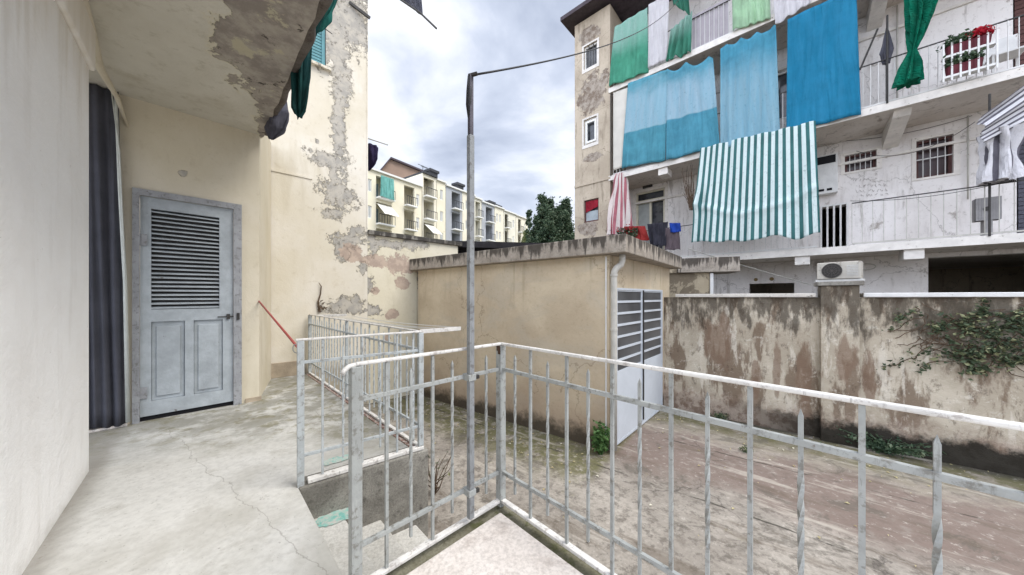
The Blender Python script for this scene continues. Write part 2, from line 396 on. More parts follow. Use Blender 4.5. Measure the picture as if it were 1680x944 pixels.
def fascia(name, a, b, dark, F, zt, zb):
    g = G(name, .95); u, z, uz = wallcoords(g, F)
    n = g.noise(1, 6, .6, vec=g.comb(g.ma('MULTIPLY', u, 9), g.ma('MULTIPLY', z, 1.6), 0))
    xy = g.xyz(); st = g.noise(1, 7, .65, vec=g.comb(g.ma('MULTIPLY', xy[0], 11), g.ma('MULTIPLY', xy[1], 11), g.ma('MULTIPLY', z, 1.5)))
    k = g.mix(g.rmp(g.noise(5, 7, .7), .35, .65), a, b)
    h = g.rmp(z, zb, zt, -.08, .13)
    k = g.mix(g.rmp(g.ma('ADD', st, h), .50, .62, 0, .85), k, dark)
    k = g.mix(g.rmp(g.noise(22, 6, .7), .5, .7, 0, .45), k, dark)
    g.bump(g.noise(30, 6, .7), .5, .01)
    return g.col(k)
M['slab'] = fascia('stained_slab', lin('a79e92'), lin('8e857a'), lin('37322d'), FG, 2.84, 2.58)
M['coping'] = fascia('coping_stone', lin('8d8a82'), lin('6f6a63'), lin('35322f'), FB, 3.34, 3.1)

# garage plaster
g = G('ochre_garage_plaster', .95); u, z, uz = wallcoords(g, FG)
n = g.noise(1.2, 8, .6, .3); k = g.mix(g.rmp(n, .33, .67), lin('b5a58d'), lin('c9bba2'))
k = g.mix(g.rmp(g.noise(.9, 7, .62, .5, vec=g.sc((1, 1, 2.2))), .5, .64, 0, .55), k, lin('b3a998'))
lowz = g.rmp(g.ma('ADD', z, g.ma('MULTIPLY', g.noise(1.6, 7, .65), .9)), .55, 1.45, 1, 0)
k = g.mix(g.ma('MULTIPLY', lowz, .55), k, lin('9c8371'))
damp = g.rmp(g.ma('ADD', z, g.ma('MULTIPLY', g.noise(3.2, 8, .7), .55)), .38, .58, 1, 0)
k = g.mix(g.ma('MULTIPLY', damp, .88), k, lin('38342b'))
st = g.noise(1, 6, .6, vec=g.sc((9, 9, .8))); k = g.mix(g.ma('MULTIPLY', g.rmp(st, .52, .75), g.rmp(z, 1.6, 2.6, 0, .6)), k, lin('8f8168'))
k = g.mix(g.rmp(g.noise(18, 7, .7), .5, .8, 0, .35), k, lin('857459'))
w = g.vm('ADD', g.P, g.vm('MULTIPLY', g.noise(1.5, 6, .6, out='Color'), (.9, .9, .9))); cv = g.rmp(g.vor(.55, w), 0, .006, 1, 0)
k = g.mix(g.ma('MULTIPLY', cv, .45), k, lin('6b5a45'))
g.bump(g.noise(2.5, 6, .6), .35, .04); g.bump(g.noise(50, 6, .7), .4, .006)
M['garage'] = g.col(k)

# cream plaster with peeling patches (tall wall)
def cream(name, F, patches, pink, base=('d0c8b6', 'dad4c8'), more=.70, low=None, greyc='a19d96', dampz=None):
    g = G(name, .95); u, z, uz = wallcoords(g, F)
    k = g.mix(g.rmp(g.noise(1.0, 8, .6, .3), .33, .67), lin(base[0]), lin(base[1]))
    k = g.mix(g.rmp(g.noise(1, 7, .6, vec=g.sc((5, 5, .8))), .5, .75, 0, .35), k, lin('b3a88f'))
    k = g.mix(g.rmp(g.noise(7, 9, .76, .3), .55, .68, 0, .4), k, lin('b9ae97'))
    nz = g.noise(7.5, 10, .80, .1)
    v = g.ma('ADD', blobs(g, uz, patches, nz, 4.6), g.ma('MULTIPLY', g.ma('SUBTRACT', g.noise(1.8, 5), .5), 1.6))
    v = g.ma('MAXIMUM', v, g.ma('MULTIPLY', g.ma('SUBTRACT', g.noise(1.5, 10, .72, .3), more), 6))
    rim = g.rmp(v, .02, .10); m = g.rmp(v, .13, .17)
    k = g.mix(g.ma('MULTIPLY', rim, .65), k, lin('b0a488'))
    gc = g.mix(g.rmp(g.noise(6, 7, .7), .4, .6), lin(greyc), lin('b7b1a6'))
    k = g.mix(m, k, gc)
    k = g.mix(g.ma('MULTIPLY', m, g.rmp(g.noise(11, 7, .7), .56, .62, 0, .7)), k, lin('6a665f'))
    ed_ = g.ma('MULTIPLY', g.rmp(v, .06, .13), g.rmp(v, .13, .2, 1, 0)); k = g.mix(g.ma('MULTIPLY', ed_, g.rmp(g.noise(9, 5), .4, .6, 0, .8)), k, lin('5d574e'))
    g.bump(g.ma('SUBTRACT', 1, m), .9, .02)
    if pink:
        v2 = blobs(g, uz, pink, g.noise(4.5, 9, .7, .2), 2.6); m2 = g.rmp(v2, .12, .17)
        k = g.mix(m2, k, g.mix(g.rmp(g.noise(8, 6), .4, .6), lin('a8978a'), lin('bba999'))); g.bump(g.ma('SUBTRACT', 1, m2), .5, .01)
    if dampz:
        d = g.rmp(g.ma('ADD', z, g.ma('MULTIPLY', g.noise(4, 7, .7), .4)), dampz, dampz+.2, 1, 0)
        k = g.mix(g.ma('MULTIPLY', d, .6), k, lin('7b7262'))
    k = g.mix(g.rmp(g.noise(24, 7, .72), .55, .8, 0, .35), k, lin('a59a80'))
    g.bump(g.noise(2, 6, .6), .3, .04); g.bump(g.noise(55, 6, .7), .35, .006)
    return g.col(k)
def W_(F, px, py, rx, ry, dep=0):
    a, z_ = F.sz(px, py, dep); d = F.hit(px, dep)[1]; a2 = F.s_(px+rx, dep)
    return (a, z_, abs(a2-a), ry/FPX*d)
M['tall'] = cream('cream_peeling_plaster', FB, [W_(FB, *q) for q in
    ((553, 60, 26, 85), (580, 30, 34, 60), (560, 140, 16, 40), (556, 215, 12, 75), (540, 262, 34, 14), (572, 395, 30, 12), (548, 290, 8, 20), (556, 320, 30, 30), (545, 350, 22, 12), (520, 232, 3, 4),
     (585, 380, 16, 10), (500, 8, 12, 20), (560, 415, 12, 16), (595, 440, 10, 10), (575, 500, 26, 16), (548, 505, 16, 10), (525, 260, 12, 6))],
    [W_(FB, *q) for q in ((575, 415, 22, 20), (655, 440, 26, 26), (615, 428, 26, 8), (660, 460, 14, 14), (640, 515, 10, 8), (620, 480, 8, 10))], dampz=.95)
M['tallgrey'] = cream('grey_render', FB, [W_(FB, 575, 70, 50, 100)], None, more=.6)
M['lowwall'] = cream('cream_wall_peeled', FB, [W_(FB, *q) for q in
    ((640, 402, 40, 8), (680, 398, 22, 10), (612, 400, 12, 20), (600, 470, 14, 20), (600, 510, 26, 14), (690, 460, 6, 20))],
    [W_(FB, *q) for q in ((655, 435, 30, 20), (620, 430, 20, 14), (660, 465, 14, 12), (645, 515, 12, 10), (615, 478, 8, 8), (635, 555, 8, 8))],
    base=('cfc7b0', 'd9d2be'), more=.68)
M['door_wall'] = cream('beige_porch_plaster', FD, [W_(FD, 300, 285, 8, 5)], None, base=('c9c0aa', 'd3cbb9'), more=.80, dampz=.62)
g = G('white_wall_paint', .92); u, z, uz = wallcoords(g, FWW)
k = g.mix(g.rmp(g.noise(1.4, 7, .6), .35, .65), lin('fbfaf8'), lin('f6f4f1'))
st = g.noise(1, 7, .62, .2, vec=g.comb(g.ma('MULTIPLY', u, 5), g.ma('MULTIPLY', z, .7), 0))
k = g.mix(g.rmp(st, .5, .7, 0, .35), k, lin('dcd8d2'))
k = g.mix(g.rmp(g.ma('ADD', z, g.ma('MULTIPLY', st, 1.4)), 3.9, 4.8, 0, .6), k, lin('cfc4ae'))  # shading towards the ceiling, painted in as beige
k = g.mix(g.rmp(g.ma('ADD', z, g.ma('MULTIPLY', g.noise(4, 8, .72), .5)), .9, 1.12, .45, 0), k, lin('c4bfb6'))
k = g.mix(g.rmp(g.noise(8, 9, .75), .66, .69, 0, .6), k, lin('a9a298'))
g.bump(g.noise(2.2, 6, .6, .5), .5, .05); g.bump(g.noise(38, 7, .7), .35, .008)
M['white_wall'] = g.col(k)
M['skirt'] = simple('skirting_render', lin('a39684'), .95, .2, 5, bump=.4)

# porch ceiling: flaking paint near the open edge
g = G('flaking_ceiling_paint', .95)
ed = Vector((1.81, -1.84)).normalized(); en = Vector((ed.y, -ed.x));
if en.dot(Vector((-1, -1))) < 0: en = -en                      # points in from the open edge
dd = g.vm('DOT_PRODUCT', g.vm('SUBTRACT', g.P, (DC.x, DC.y, 0)), (en.x, en.y, 0), out=1)
al = g.vm('DOT_PRODUCT', g.vm('SUBTRACT', g.P, (DC.x, DC.y, 0)), (ed.x, ed.y, 0), out=1)
k = g.mix(g.rmp(g.noise(1.3, 7, .6), .3, .7), lin('d6d3c8'), lin('c8c4b7'))
k = g.mix(g.rmp(g.noise(9, 8, .74), .52, .72, 0, .45), k, lin('9b947f'))
k = g.mix(g.rmp(g.noise(1.6, 8, .66, .4), .52, .7, 0, .5), k, lin('a59c86'))
vv = g.ma('ADD', dd, g.ma('MULTIPLY', g.ma('SUBTRACT', g.noise(2.1, 10, .66, .3), .5), -1.1))
vv = g.ma('SUBTRACT', vv, g.rmp(al, .2, 1.7, .02, .42))
rim = g.rmp(vv, .0, .05, 1, 0); m = g.rmp(vv, -.012, .0, 1, 0)
k = g.mix(g.ma('MULTIPLY', rim, .7), k, lin('d0c9b2'))
gc = g.mix(g.rmp(g.noise(5, 9, .72), .38, .62), lin('8d867f'), lin('aca59b'))
k = g.mix(m, k, gc); k = g.mix(g.ma('MULTIPLY', m, g.rmp(g.noise(7, 8, .7), .6, .66)), k, lin('4e4843'))
k = g.mix(g.ma('MULTIPLY', m, g.rmp(g.noise(3.3, 8, .7), .58, .62)), k, lin('b8b29c'))
g.bump(g.ma('SUBTRACT', 1, m), .8, .015); g.bump(g.noise(26, 8, .7), .5, .012)
M['soffit'] = g.col(k)

# stained yard wall
g = G('stained_yard_wall', .97); u, z, uz = wallcoords(g, FW)
k = g.mix(g.rmp(g.noise(1.6, 8, .62, .3), .35, .65), lin('a89d8b'), lin('c1b7a5'))
st = g.noise(1, 8, .62, .2, vec=g.comb(g.ma('MULTIPLY', u, 3.4), g.ma('MULTIPLY', z, .85), 3.1))
k = g.mix(g.rmp(st, .49, .56, 0, .8), k, lin('6d5a49'))
st3 = g.noise(1, 8, .66, .2, vec=g.comb(g.ma('MULTIPLY', u, 6.2), g.ma('MULTIPLY', z, 1.0), 9.7))
k = g.mix(g.rmp(st3, .56, .64, 0, .75), k, lin('cfc7b8'))
k = g.mix(g.rmp(g.noise(7, 9, .74, .3), .54, .66, 0, .75), k, lin('d0c9ba'))
k = g.mix(g.rmp(g.noise(1, 9, .78, .3, vec=g.comb(g.ma('MULTIPLY', u, 9), g.ma('MULTIPLY', z, 4), 5)), .53, .62, 0, .55), k, lin('55483c'))
st2 = g.noise(1, 8, .66, vec=g.comb(g.ma('MULTIPLY', u, 8), g.ma('MULTIPLY', z, 2.2), 1.0))
tp = g.rmp(z, 1.05, 2.12, -.13, .17)
k = g.mix(g.rmp(g.ma('ADD', st2, tp), .5, .66, 0, .8), k, lin('40382f'))
vd = blobs(g, uz, [W_(FW, 1600, 545, 130, 70), ], g.noise(5, 9, .72, .3), 1.7)
k = g.mix(g.rmp(vd, .1, .35, 0, .6), k, lin('4f4a40'))
vd = blobs(g, uz, [W_(FW, 1385, 590, 22, 50, -.075), W_(FW, 1320, 620, 16, 60), W_(FW, 1275, 610, 8, 50), W_(FW, 1240, 620, 8, 40), W_(FW, 1180, 560, 30, 50), W_(FW, 1425, 620, 14, 50)], g.noise(1, 9, .72, .2, vec=g.comb(g.ma('MULTIPLY', u, 9), g.ma('MULTIPLY', z, 2), 0)), 2.2)
k = g.mix(g.rmp(vd, .05, .35, 0, .7), k, lin('7b6554'))
bt = g.rmp(g.ma('ADD', z, g.ma('MULTIPLY', g.noise(2.6, 8, .7), .8)), .55, .95, 1, 0)
bn = g.mix(g.rmp(g.noise(6, 8, .7), .42, .58), lin('b5a596'), lin('7d6658'))
k = g.mix(g.ma('MULTIPLY', bt, .85), k, bn)
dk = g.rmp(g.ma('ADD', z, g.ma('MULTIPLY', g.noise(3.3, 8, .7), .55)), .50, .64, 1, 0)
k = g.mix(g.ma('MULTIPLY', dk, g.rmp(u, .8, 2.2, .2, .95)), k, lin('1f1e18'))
g.bump(st, .3, .03); g.bump(g.noise(9, 9, .74, .3), .7, .02); g.bump(g.noise(45, 6, .7), .5, .008)
M['yardwall'] = g.col(k)

# facade plasters
def facplaster(name, a, b, dirt, thr, patches=None):
    g = G(name, .95); u, z, uz = wallcoords(g, FF)
    k = g.mix(g.rmp(g.noise(.8, 8, .6), .35, .65), a, b)
    k = g.mix(g.rmp(g.noise(1, 7, .65, vec=g.sc((6, 6, .9))), .52, .75, 0, .4), k, dirt)
    k = g.mix(g.rmp(g.noise(2.2, 9, .7, .3), thr, thr+.06, 0, .75), k, dirt)
    if patches:
        m = g.rmp(blobs(g, uz, patches, g.noise(3, 9, .72, .2), 2.6), .1, .16)
        k = g.mix(m, k, g.mix(g.rmp(g.noise(5, 8, .7), .4, .6), lin('a59b8f'), lin('7a6c5f')))
        g.bump(g.ma('SUBTRACT', 1, m), .5, .02)
    k = g.mix(g.rmp(g.noise(14, 7, .72), .54, .72, 0, .5), k, dirt)
    k = g.mix(g.rmp(g.noise(1, 8, .7, .2, vec=g.sc((4, 4, .7))), .56, .66, 0, .5), k, tuple(x*.75 for x in dirt))
    w = g.vm('ADD', g.P, g.vm('MULTIPLY', g.noise(1.5, 6, .6, out='Color'), (.9, .9, .9))); k = g.mix(g.rmp(g.vor(.5, w), 0, .007, .5, 0), k, tuple(x*.5 for x in dirt))
    g.bump(g.noise(20, 6, .7), .35, .015)
    return g.col(k)
M['fac'] = facplaster('facade_white_plaster', lin('e6e2df'), lin('d6d1cd'), lin('948b82'), .60)
M['fac_soffit'] = facplaster('balcony_underside', lin('d3ccc4'), lin('c2b9af'), lin('91867b'), .62)
M['bay'] = facplaster('stair_bay_plaster', lin('c0b3a0'), lin('aa9d8b'), lin('7f7263'), .62,
    [W_(FF, *q) for q in ((972, 150, 30, 34), (965, 60, 20, 16), (972, 258, 16, 8), (965, 375, 18, 14), (990, 130, 12, 20))])
M['fac_edge'] = simple('balcony_edge_paint', lin('d8d3cc'), .9, .1, 5, dirt=(lin('8f8578'), .6))
# metals, glass, wood
M['galv'] = paintmetal('grey_railing_paint', lin('989b99'), lin('6c6962'))
M['galv_white'] = paintmetal('white_handrail_paint', lin('d2d0cc'), lin('98908a'), .5)
M['galv_blue'] = paintmetal('pale_railing_paint', lin('adb3b5'), lin('7d7b76'))
M['rust'] = simple('rusty_iron', lin('4b3a30'), .9, .4, 30, .2, .3, bump=.4)
M['black_cable'] = simple('black_cable', (.018, .018, .02), .6, .1, 5, bump=0)
M['dark_pole'] = simple('dark_paint_pole', lin('4a4750'), .6, .2, 9, .2, .4)
M['iron'] = simple('dark_iron', lin('3c3a38'), .6, .2, 9, .3, .4)
M['white_metal'] = simple('white_metal', lin('cfcecb'), .5, .08, 6, 0, .5, dirt=(lin('938c82'), .62))
M['grey_door'] = simple('blue_grey_door_paint', lin('a4abb0'), .7, .15, 5, 0, .35, dirt=(lin('6f6c68'), .63), bump=.35, bs=35)
M['grey_frame'] = paintmetal('grey_frame_paint', lin('989a9e'), lin('706e6c'), .75)
M['dark_gap'] = simple('dark_void', (.012, .012, .014), .95, .1, 5, bump=0)
M['garage_door'] = simple('pale_sheet_metal', lin('c2c8cf'), .5, .05, 3, .1, .5, dirt=(lin('8f9095'), .68), bump=.1)
M['curtain_dark'] = simple('dark_grey_curtain', lin('4b4c54'), .9, .14, 3, bump=.5, bs=12)
M['hem'] = simple('white_hem', lin('c5c9c4'), .9, .1, 8)
g = G('window_glass', .08, 0, .6); M['glass'] = g.col(g.mix(g.rmp(g.noise(3, 3), .4, .6), (.03, .033, .038), (.07, .075, .085)))
g = G('garage_ribbed_glass', .35, 0, .4); M['gglass'] = g.col(g.mix(g.rmp(g.noise(1.2, 4), .35, .65), lin('3e3f41'), lin('555658')))
M['pipe'] = simple('plastic_downpipe', lin('b3b0a8'), .6, .12, 6, 0, .35, dirt=(lin('756d60'), .62))
M['brick'] = simple('brick_red', lin('8a6d62'), .9, .2, 20, dirt=(lin('c3bdb6'), .48))
M['white_frame'] = simple('white_window_frame', lin('dfdeda'), .5, .04, 6, 0, .4)
M['cream_frame'] = simple('cream_wood', lin('c9c3b0'), .7, .1, 6)
M['brown'] = simple('brown_shutter', lin('5a3f3c'), .8, .15, 6)
M['tar'] = simple('tarred_roof', lin('2d2b2d'), .95, .3, 3, bump=.5)
M['roof'] = simple('dark_roof_edge', lin('4a4247'), .85, .2, 6)
M['bark'] = simple('bark', (.07, .055, .04), .95, .3, 12, bump=.6)
def leafmat(name, a, b, c=None):
    g = G(name, .6, 0, .3)
    oi = g.geo.outputs['Random Per Island']
    k = g.mix(oi, a, b)
    if c: k = g.mix(g.rmp(oi, .82, .86), k, c)
    g.col(k)
    tr = g.t.nodes.new('ShaderNodeBsdfTranslucent'); g.put(tr.inputs[0], k); ms = g.t.nodes.new('ShaderNodeMixShader'); ms.inputs[0].default_value = .25
    g.t.links.new(g.b.outputs[0], ms.inputs[1]); g.t.links.new(tr.outputs[0], ms.inputs[2]); g.t.links.new(ms.outputs[0], g.t.nodes['Material Output'].inputs[0])
    return g.m
M['leaf_dark'] = leafmat('dark_evergreen_leaf', (.03, .06, .035), (.10, .15, .08), (.2, .25, .16))
M['leaf_green'] = leafmat('weed_leaf', (.05, .12, .035), (.11, .20, .06))
M['leaf_ivy'] = leafmat('ivy_leaf', (.04, .06, .035), (.13, .17, .09), (.30, .31, .17))
M['leaf_pale'] = leafmat('pale_leaf', (.16, .2, .08), (.3, .32, .15))
M['litter'] = leafmat('fallen_leaf', lin('c4bb8e'), lin('a08f6c'), lin('e2ddca'))
M['twig'] = simple('dry_twig', lin('5a4a3c'), .95, .3, 20)

M['pot'] = simple('dark_red_pot', lin('5d2630'), .7, .2, 6); M['petal'] = leafmat('red_petal', lin('a01828'), lin('c92b3f'))

# ------------------------------------------------------------------ ground and terrace
m = MB(); m.v = [Vector(p) for p in ((-300, -300, 0), (300, -300, 0), (300, 300, 0), (-300, 300, 0))]; m.f = [(0, 1, 2, 3)]
tag(m.build('courtyard_ground', M['court']), kind='structure')
eR = FR.pt(2.6, .0, 0)                       # end of the right railing leg
ofs = .035
def off2(p, F, d): q = Vector(p)-F.r*d; return q
pA = P2A; pB = P2B
wend = FB.pt(FB.s_(508, 0), 0, 0)
lf = DL - Vector((.6, .6))
terr = [P2B+Vector((.02, .03)), P3B+Vector((.0, .06)), (BWA.x-2.2, BWA.y-1.9), (-6.5, -1.5), (-.4, -3.0), (RL0.x, RL0.y-.02), P2A]
# terrace west part (walkway), stairs cut out between P2A-P2B and RL0-RC
walk = [Vector((-.74, 1.45)), Vector((-1.46, 2.19)), Vector((-.76, 2.74)), Vector((-3.42, 5.50)), Vector((-6.6, 2.6)), Vector((-4.4, -1.6)), Vector((.0, -1.6)), Vector((-.35, 1.08))]
m = MB(); m.prism([(p.x, p.y) for p in walk], 0, TZ)
tag(m.build('terrace_floor', M['terrace'], bevel=.012), kind='structure')
# landing inside the railing corner
ci = RC+Vector((0, -.10)); q1 = FL.pt(0, .0, 0); 
land = [(RC.x+.0, RC.y-.085), (RL0.x+.04, RL0.y-.045), (-.36, 1.07), (.02, -1.59), (2.6, -1.59), (1.67, .18)]
m = MB(); m.prism([(RC.x+.0, RC.y-.085), (RL0.x+.06, RL0.y-.03), (-.33, 1.07), (.02, -1.59), (2.6, -1.59), (RC.x+1.72-.02, RC.y-1.82-.085)], .0, TZ+.004)
tag(m.build('landing_floor', M['landing'], bevel=.01), kind='structure')
m = MB(); m.prism([(RC.x, RC.y+.05), (RL0.x-.03, RL0.y+.03), (RL0.x+.055, RL0.y-.035), (RC.x, RC.y-.092), (RC.x+1.69, RC.y-1.89), (RC.x+1.80, RC.y-1.85)], 0, TZ-.025)
k_ = concrete('mossy_kerb', lin('8d8a7a'), lin('6e6b58'), lin('504d3c'), 3, cracks=False, moss=(lin('4f5230'), .5))
tag(m.build('landing_kerb', k_, bevel=.008), kind='structure')

# stairs
st = thing('concrete_stairs', (-.75, 2.1, 0), 'short flight of worn grey concrete steps going down between two railings', 'stairs')
u45 = Vector((.73, .69)).normalized(); ua = (P2B-P2A).normalized()
A0 = P2A.copy(); B0 = RL0+Vector((-.055, .05))
for i, (z0, t0, t1) in enumerate(((.50, -.03, .235), (.31, .21, .52), (.15, .50, .80))):
    a0, a1 = A0+ua*t0, A0+ua*t1; b0, b1 = B0+u45*t0, B0+u45*t1
    m = MB(); m.prism([tuple(a0), tuple(b0), tuple(b1), tuple(a1)], 0, z0); m.build('step', M['step'], st, bevel=.018)
# retaining wall below the second railing
rw = MB(); rw.fb(F2, -.015, F2.L+.055, -.045, .12, 0, TZ+.003); ob = tag(rw.build('retaining_wall', M['retain'], bevel=.012), 'dark damp concrete retaining wall beside the steps', 'wall')
m = MB(); m.fb(F2, .04, F2.L+.02, -.03, .03, TZ+.006, TZ+.036); tag(m.build('kerb_strip', M['galv_white'], bevel=.006), 'pale flat strip along the top of the dark wall beside the steps', 'kerb')
# teal paint spill
g = G('teal_paint_spill', .5); n = g.noise(14, 6, .7)
k = g.mix(g.rmp(n, .35, .6), lin('5fa99f'), lin('9dbdb3')); k = g.mix(g.rmp(g.noise(30, 7, .75), .42, .55), lin('b9b9b2'), k); M['teal'] = g.col(k)
def splat(name, c, r, z, lab, sx=1.6, ang=.6, seed=0):
    m = MB(); n = 40; m.v.append(Vector((c[0], c[1], z)))
    for i in range(n):
        t = 6.283*i/n; q = r*(1+.35*mn.noise(Vector((math.cos(t)*2, math.sin(t)*2, seed)))+.2*mn.noise(Vector((math.cos(t)*6, math.sin(t)*6, seed))))
        x, y = math.cos(t)*q*sx, math.sin(t)*q
        m.v.append(Vector((c[0]+x*math.cos(ang)-y*math.sin(ang), c[1]+x*math.sin(ang)+y*math.cos(ang), z-.001)))
    m.f = [(0, 1+i, 1+(i+1) % n) for i in range(n)]
    tag(m.build(name, M['teal']), lab, 'paint stain')
splat('paint_stain', at(548, 845, 2.23)[:2], .075, .506, 'teal paint spilled on the top concrete step', seed=1)
splat('paint_stain', at(556, 755, 2.56)[:2], .055, TZ+.007, 'small teal paint stain on the floor behind the second railing', 2.2, .7, seed=5)

# ------------------------------------------------------------------ railings
def twistbar(m, F, a, d, z0, z1, w, spear=True, tw0=.3, tw1=.78, turns=5):
    n = 46; b = len(m.v); rings = 0; zt = z1-(.024 if spear else 0)
    for i in range(n+1):
        t = i/n; z = z0+(zt-z0)*t; k = min(max((t-tw0)/(tw1-tw0), 0), 1); an = k*turns*math.pi/2
        for q in range(4):
            th = an+math.pi/4+q*math.pi/2; m.v.append(F.pt(a+math.cos(th)*w*.707, d+math.sin(th)*w*.707, z))
    for i in range(n):
        for q in range(4): m.f.append((b+i*4+q, b+i*4+(q+1) % 4, b+i*4+4+(q+1) % 4, b+i*4+4+q))
    m.f.append((b+3, b+2, b+1, b)); m.v.append(F.pt(a, d, z1)); e = len(m.v)-1
    for q in range(4): m.f.append((b+n*4+q, b+n*4+(q+1) % 4, e))
ZH, ZM, ZB, ZK = 1.755, 1.60, .955, .775    # handrail, middle rail, bottom rail, base rail (tops)
def railing(label, F, L, full, spears, posts, mats, hmat=None, hand=(0, 0), group='grey metal railings of the terrace', zbase=True, extra=None, hw=.026):
    t = thing('railing', F.pt(L/2, 0, TZ), label, 'railing', group); hm = hmat or M['galv_white']
    m = MB(); m.fb(F, -hand[0], L+hand[1], -hw/2, hw/2, ZH-.016, ZH); m.build('handrail', hm, t, bevel=.005)
    for zz in (ZM, ZB): m = MB(); m.fb(F, 0, L, -.009, .009, zz-.021, zz); m.build('rail', mats, t, bevel=.002)
    if zbase: m = MB(); m.fb(F, 0, L, -.017, .017, ZK-.018, ZK); m.build('base_rail', hm, t, bevel=.003)
    for a, w in posts: m = MB(); m.fb(F, a-w/2, a+w/2, -w/2, w/2, TZ-.01, ZH-.017); m.build('post', mats, t, bevel=.003)
    for a in full: m = MB(); m.fb(F, a-.007, a+.007, -.007, .007, ZK if zbase else TZ, ZH-.017); m.build('baluster', mats, t)
    for a in spears: m = MB(); twistbar(m, F, a, 0, ZB-.10, ZH-.06, .0125); m.build('spear_baluster', mats, t)
    return t
k1 = 1.3745
railing('near grey railing with white handrail crossing the front right of the yard', FR, 2.36,
        [k1*.1865*i for i in range(1, 10)], [k1*.1865*(i-.5) for i in range(1, 10)], [(0, .045)], M['galv'], hand=(.02, 0))
LL = FL.L
t_ = railing('short near railing beside the steps with the tall pole clamped to it', FL, LL,
        [LL-1.407*.174*i for i in (1, 2, 3)], [LL-1.407*.174*(i-.5) for i in (1, 2, 3)], [(0, .045)], M['galv'], hand=(-.0, .0))
m = MB(); m.sweep([FL.pt(.0, 0, ZH-.011), FL.pt(-.025, 0, ZH-.014), FL.pt(-.045, 0, ZH-.028), FL.pt(-.052, 0, ZH-.045)], .011, 8); m.build('handrail_end', M['galv_white'], t_, smooth=True)
m = MB(); m.fb(FR, .0, .022, -.026, -.0235, ZH-.07, ZH-.018); m.fb(FR, -.012, .012, -.0262, -.0236, ZH-.05, ZH-.018); m.build('rust_patch', M['rust'], t_)
sp = F2.L/6.5
railing('second railing beyond the steps, on top of the dark retaining wall', F2, F2.L, [sp*i for i in (1, 3, 5)], [sp*i for i in (2, 4, 6)],
        [(0, .042), (F2.L, .042)], M['galv_blue'], zbase=False, hand=(.03, 0))
sp = F3.L/30
railing('long receding railing running back to the peeling cream wall', F3, F3.L, [sp*i for i in range(1, 30, 2)], [sp*i for i in range(2, 30, 2)],
        [(0, .04), (F3.L*.5, .035)], M['galv_blue'])
m = MB(); m.fb(F3, 0, F3.L, -.05, .03, TZ-.02, TZ+.010); tag(m.build('brick_kerb', M['brick'], bevel=.004), 'chipped red brick kerb under the long receding railing', 'kerb')
# clothes rack outside the long railing
t = thing('clothes_rack', F3.pt(F3.L/2, -.3, 1.5), 'white metal clothes-drying rack with wire lines fixed outside the long railing', 'clothes rack')
for a in (F3.L-.02, .5):
    m = MB(); m.bar(F3.pt(a, .0, ZH-.01), F3.pt(a, .43, ZH-.012), .008, .036); m.build('arm', M['galv_white'], t, bevel=.002)
for i in range(5):
    m = MB(); m.sweep(sag(F3.pt(.5, .1+.075*i, ZH+.004), F3.pt(F3.L-.02, .1+.075*i, ZH+.004), .02+.01*(i % 3)), .0022, 5); m.build('line', M['white_metal'], t)
# tall pole
px_, py_ = -.233, 1.80
M['polep'] = paintmetal('pole_paint', lin('85888a'), lin('5f5d5c'))
t = thing('tall_pole', (px_, py_, .8), 'tall thin square grey metal pole clamped to the railing, carrying the black cable', 'pole')
FP = Frame((px_, py_), (px_+.73, py_+.69))
m = MB(); m.fb(FP, -.016, .016, -.016, .016, .80, 2.95); m.build('lower_tube', M['polep'], t, bevel=.003)
m = MB(); m.fb(FP, -.0125, .0125, -.0125, .0125, 2.95, 3.29); m.build('upper_tube', M['dark_pole'], t, bevel=.003)
m = MB(); m.sweep([(px_-.004, py_, 3.28), (px_-.006, py_, 3.2), (px_-.008, py_, 3.12), (px_-.005, py_, 3.05)], [.013, .018, .019, .012], 10); m.build('cable_wrap', M['black_cable'], t, smooth=True)
m = MB(); m.bar((px_-.012, py_, 3.285), (px_+.04, py_-.01, 3.292), .018, .016); m.build('top_hook', M['iron'], t, bevel=.003)
for z in (1.60, .955):
    m = MB(); m.fb(FP, -.025, .025, -.022, .046, z-.028, z+.008); m.build('clamp', M['galv'], t, bevel=.004)
    m = MB(); m.fb(FP, .029, .05, -.02, .0, z-.022, z+.0); m.build('clamp_bolt', M['iron'], t, bevel=.003)
# black cable to the far building
cend = FF.pp(1130, -25, .4)
c = MB(); c.sweep(sag((px_+.03, py_, 3.293), cend, .42, 60), .006, 6)
tag(c.build('overhead_cable', M['black_cable'], smooth=True), 'thick black cable sagging from the pole top to the building on the right', 'cable')

# ------------------------------------------------------------------ the house at the left (porch, tall wall)
hs = thing('house', (-4.5, 4, 0), 'cream rendered house with a porch, a tall peeling side wall and flaking balcony underside', 'house')
SZ = 4.09
m = MB(); m.fb(FWW, 0, FWW.L+3.0, 0, .35, .5, SZ+.5); tag(m.build('wall', M['white_wall'], hs, bevel=.015), 'smooth bright white wall at the far left')
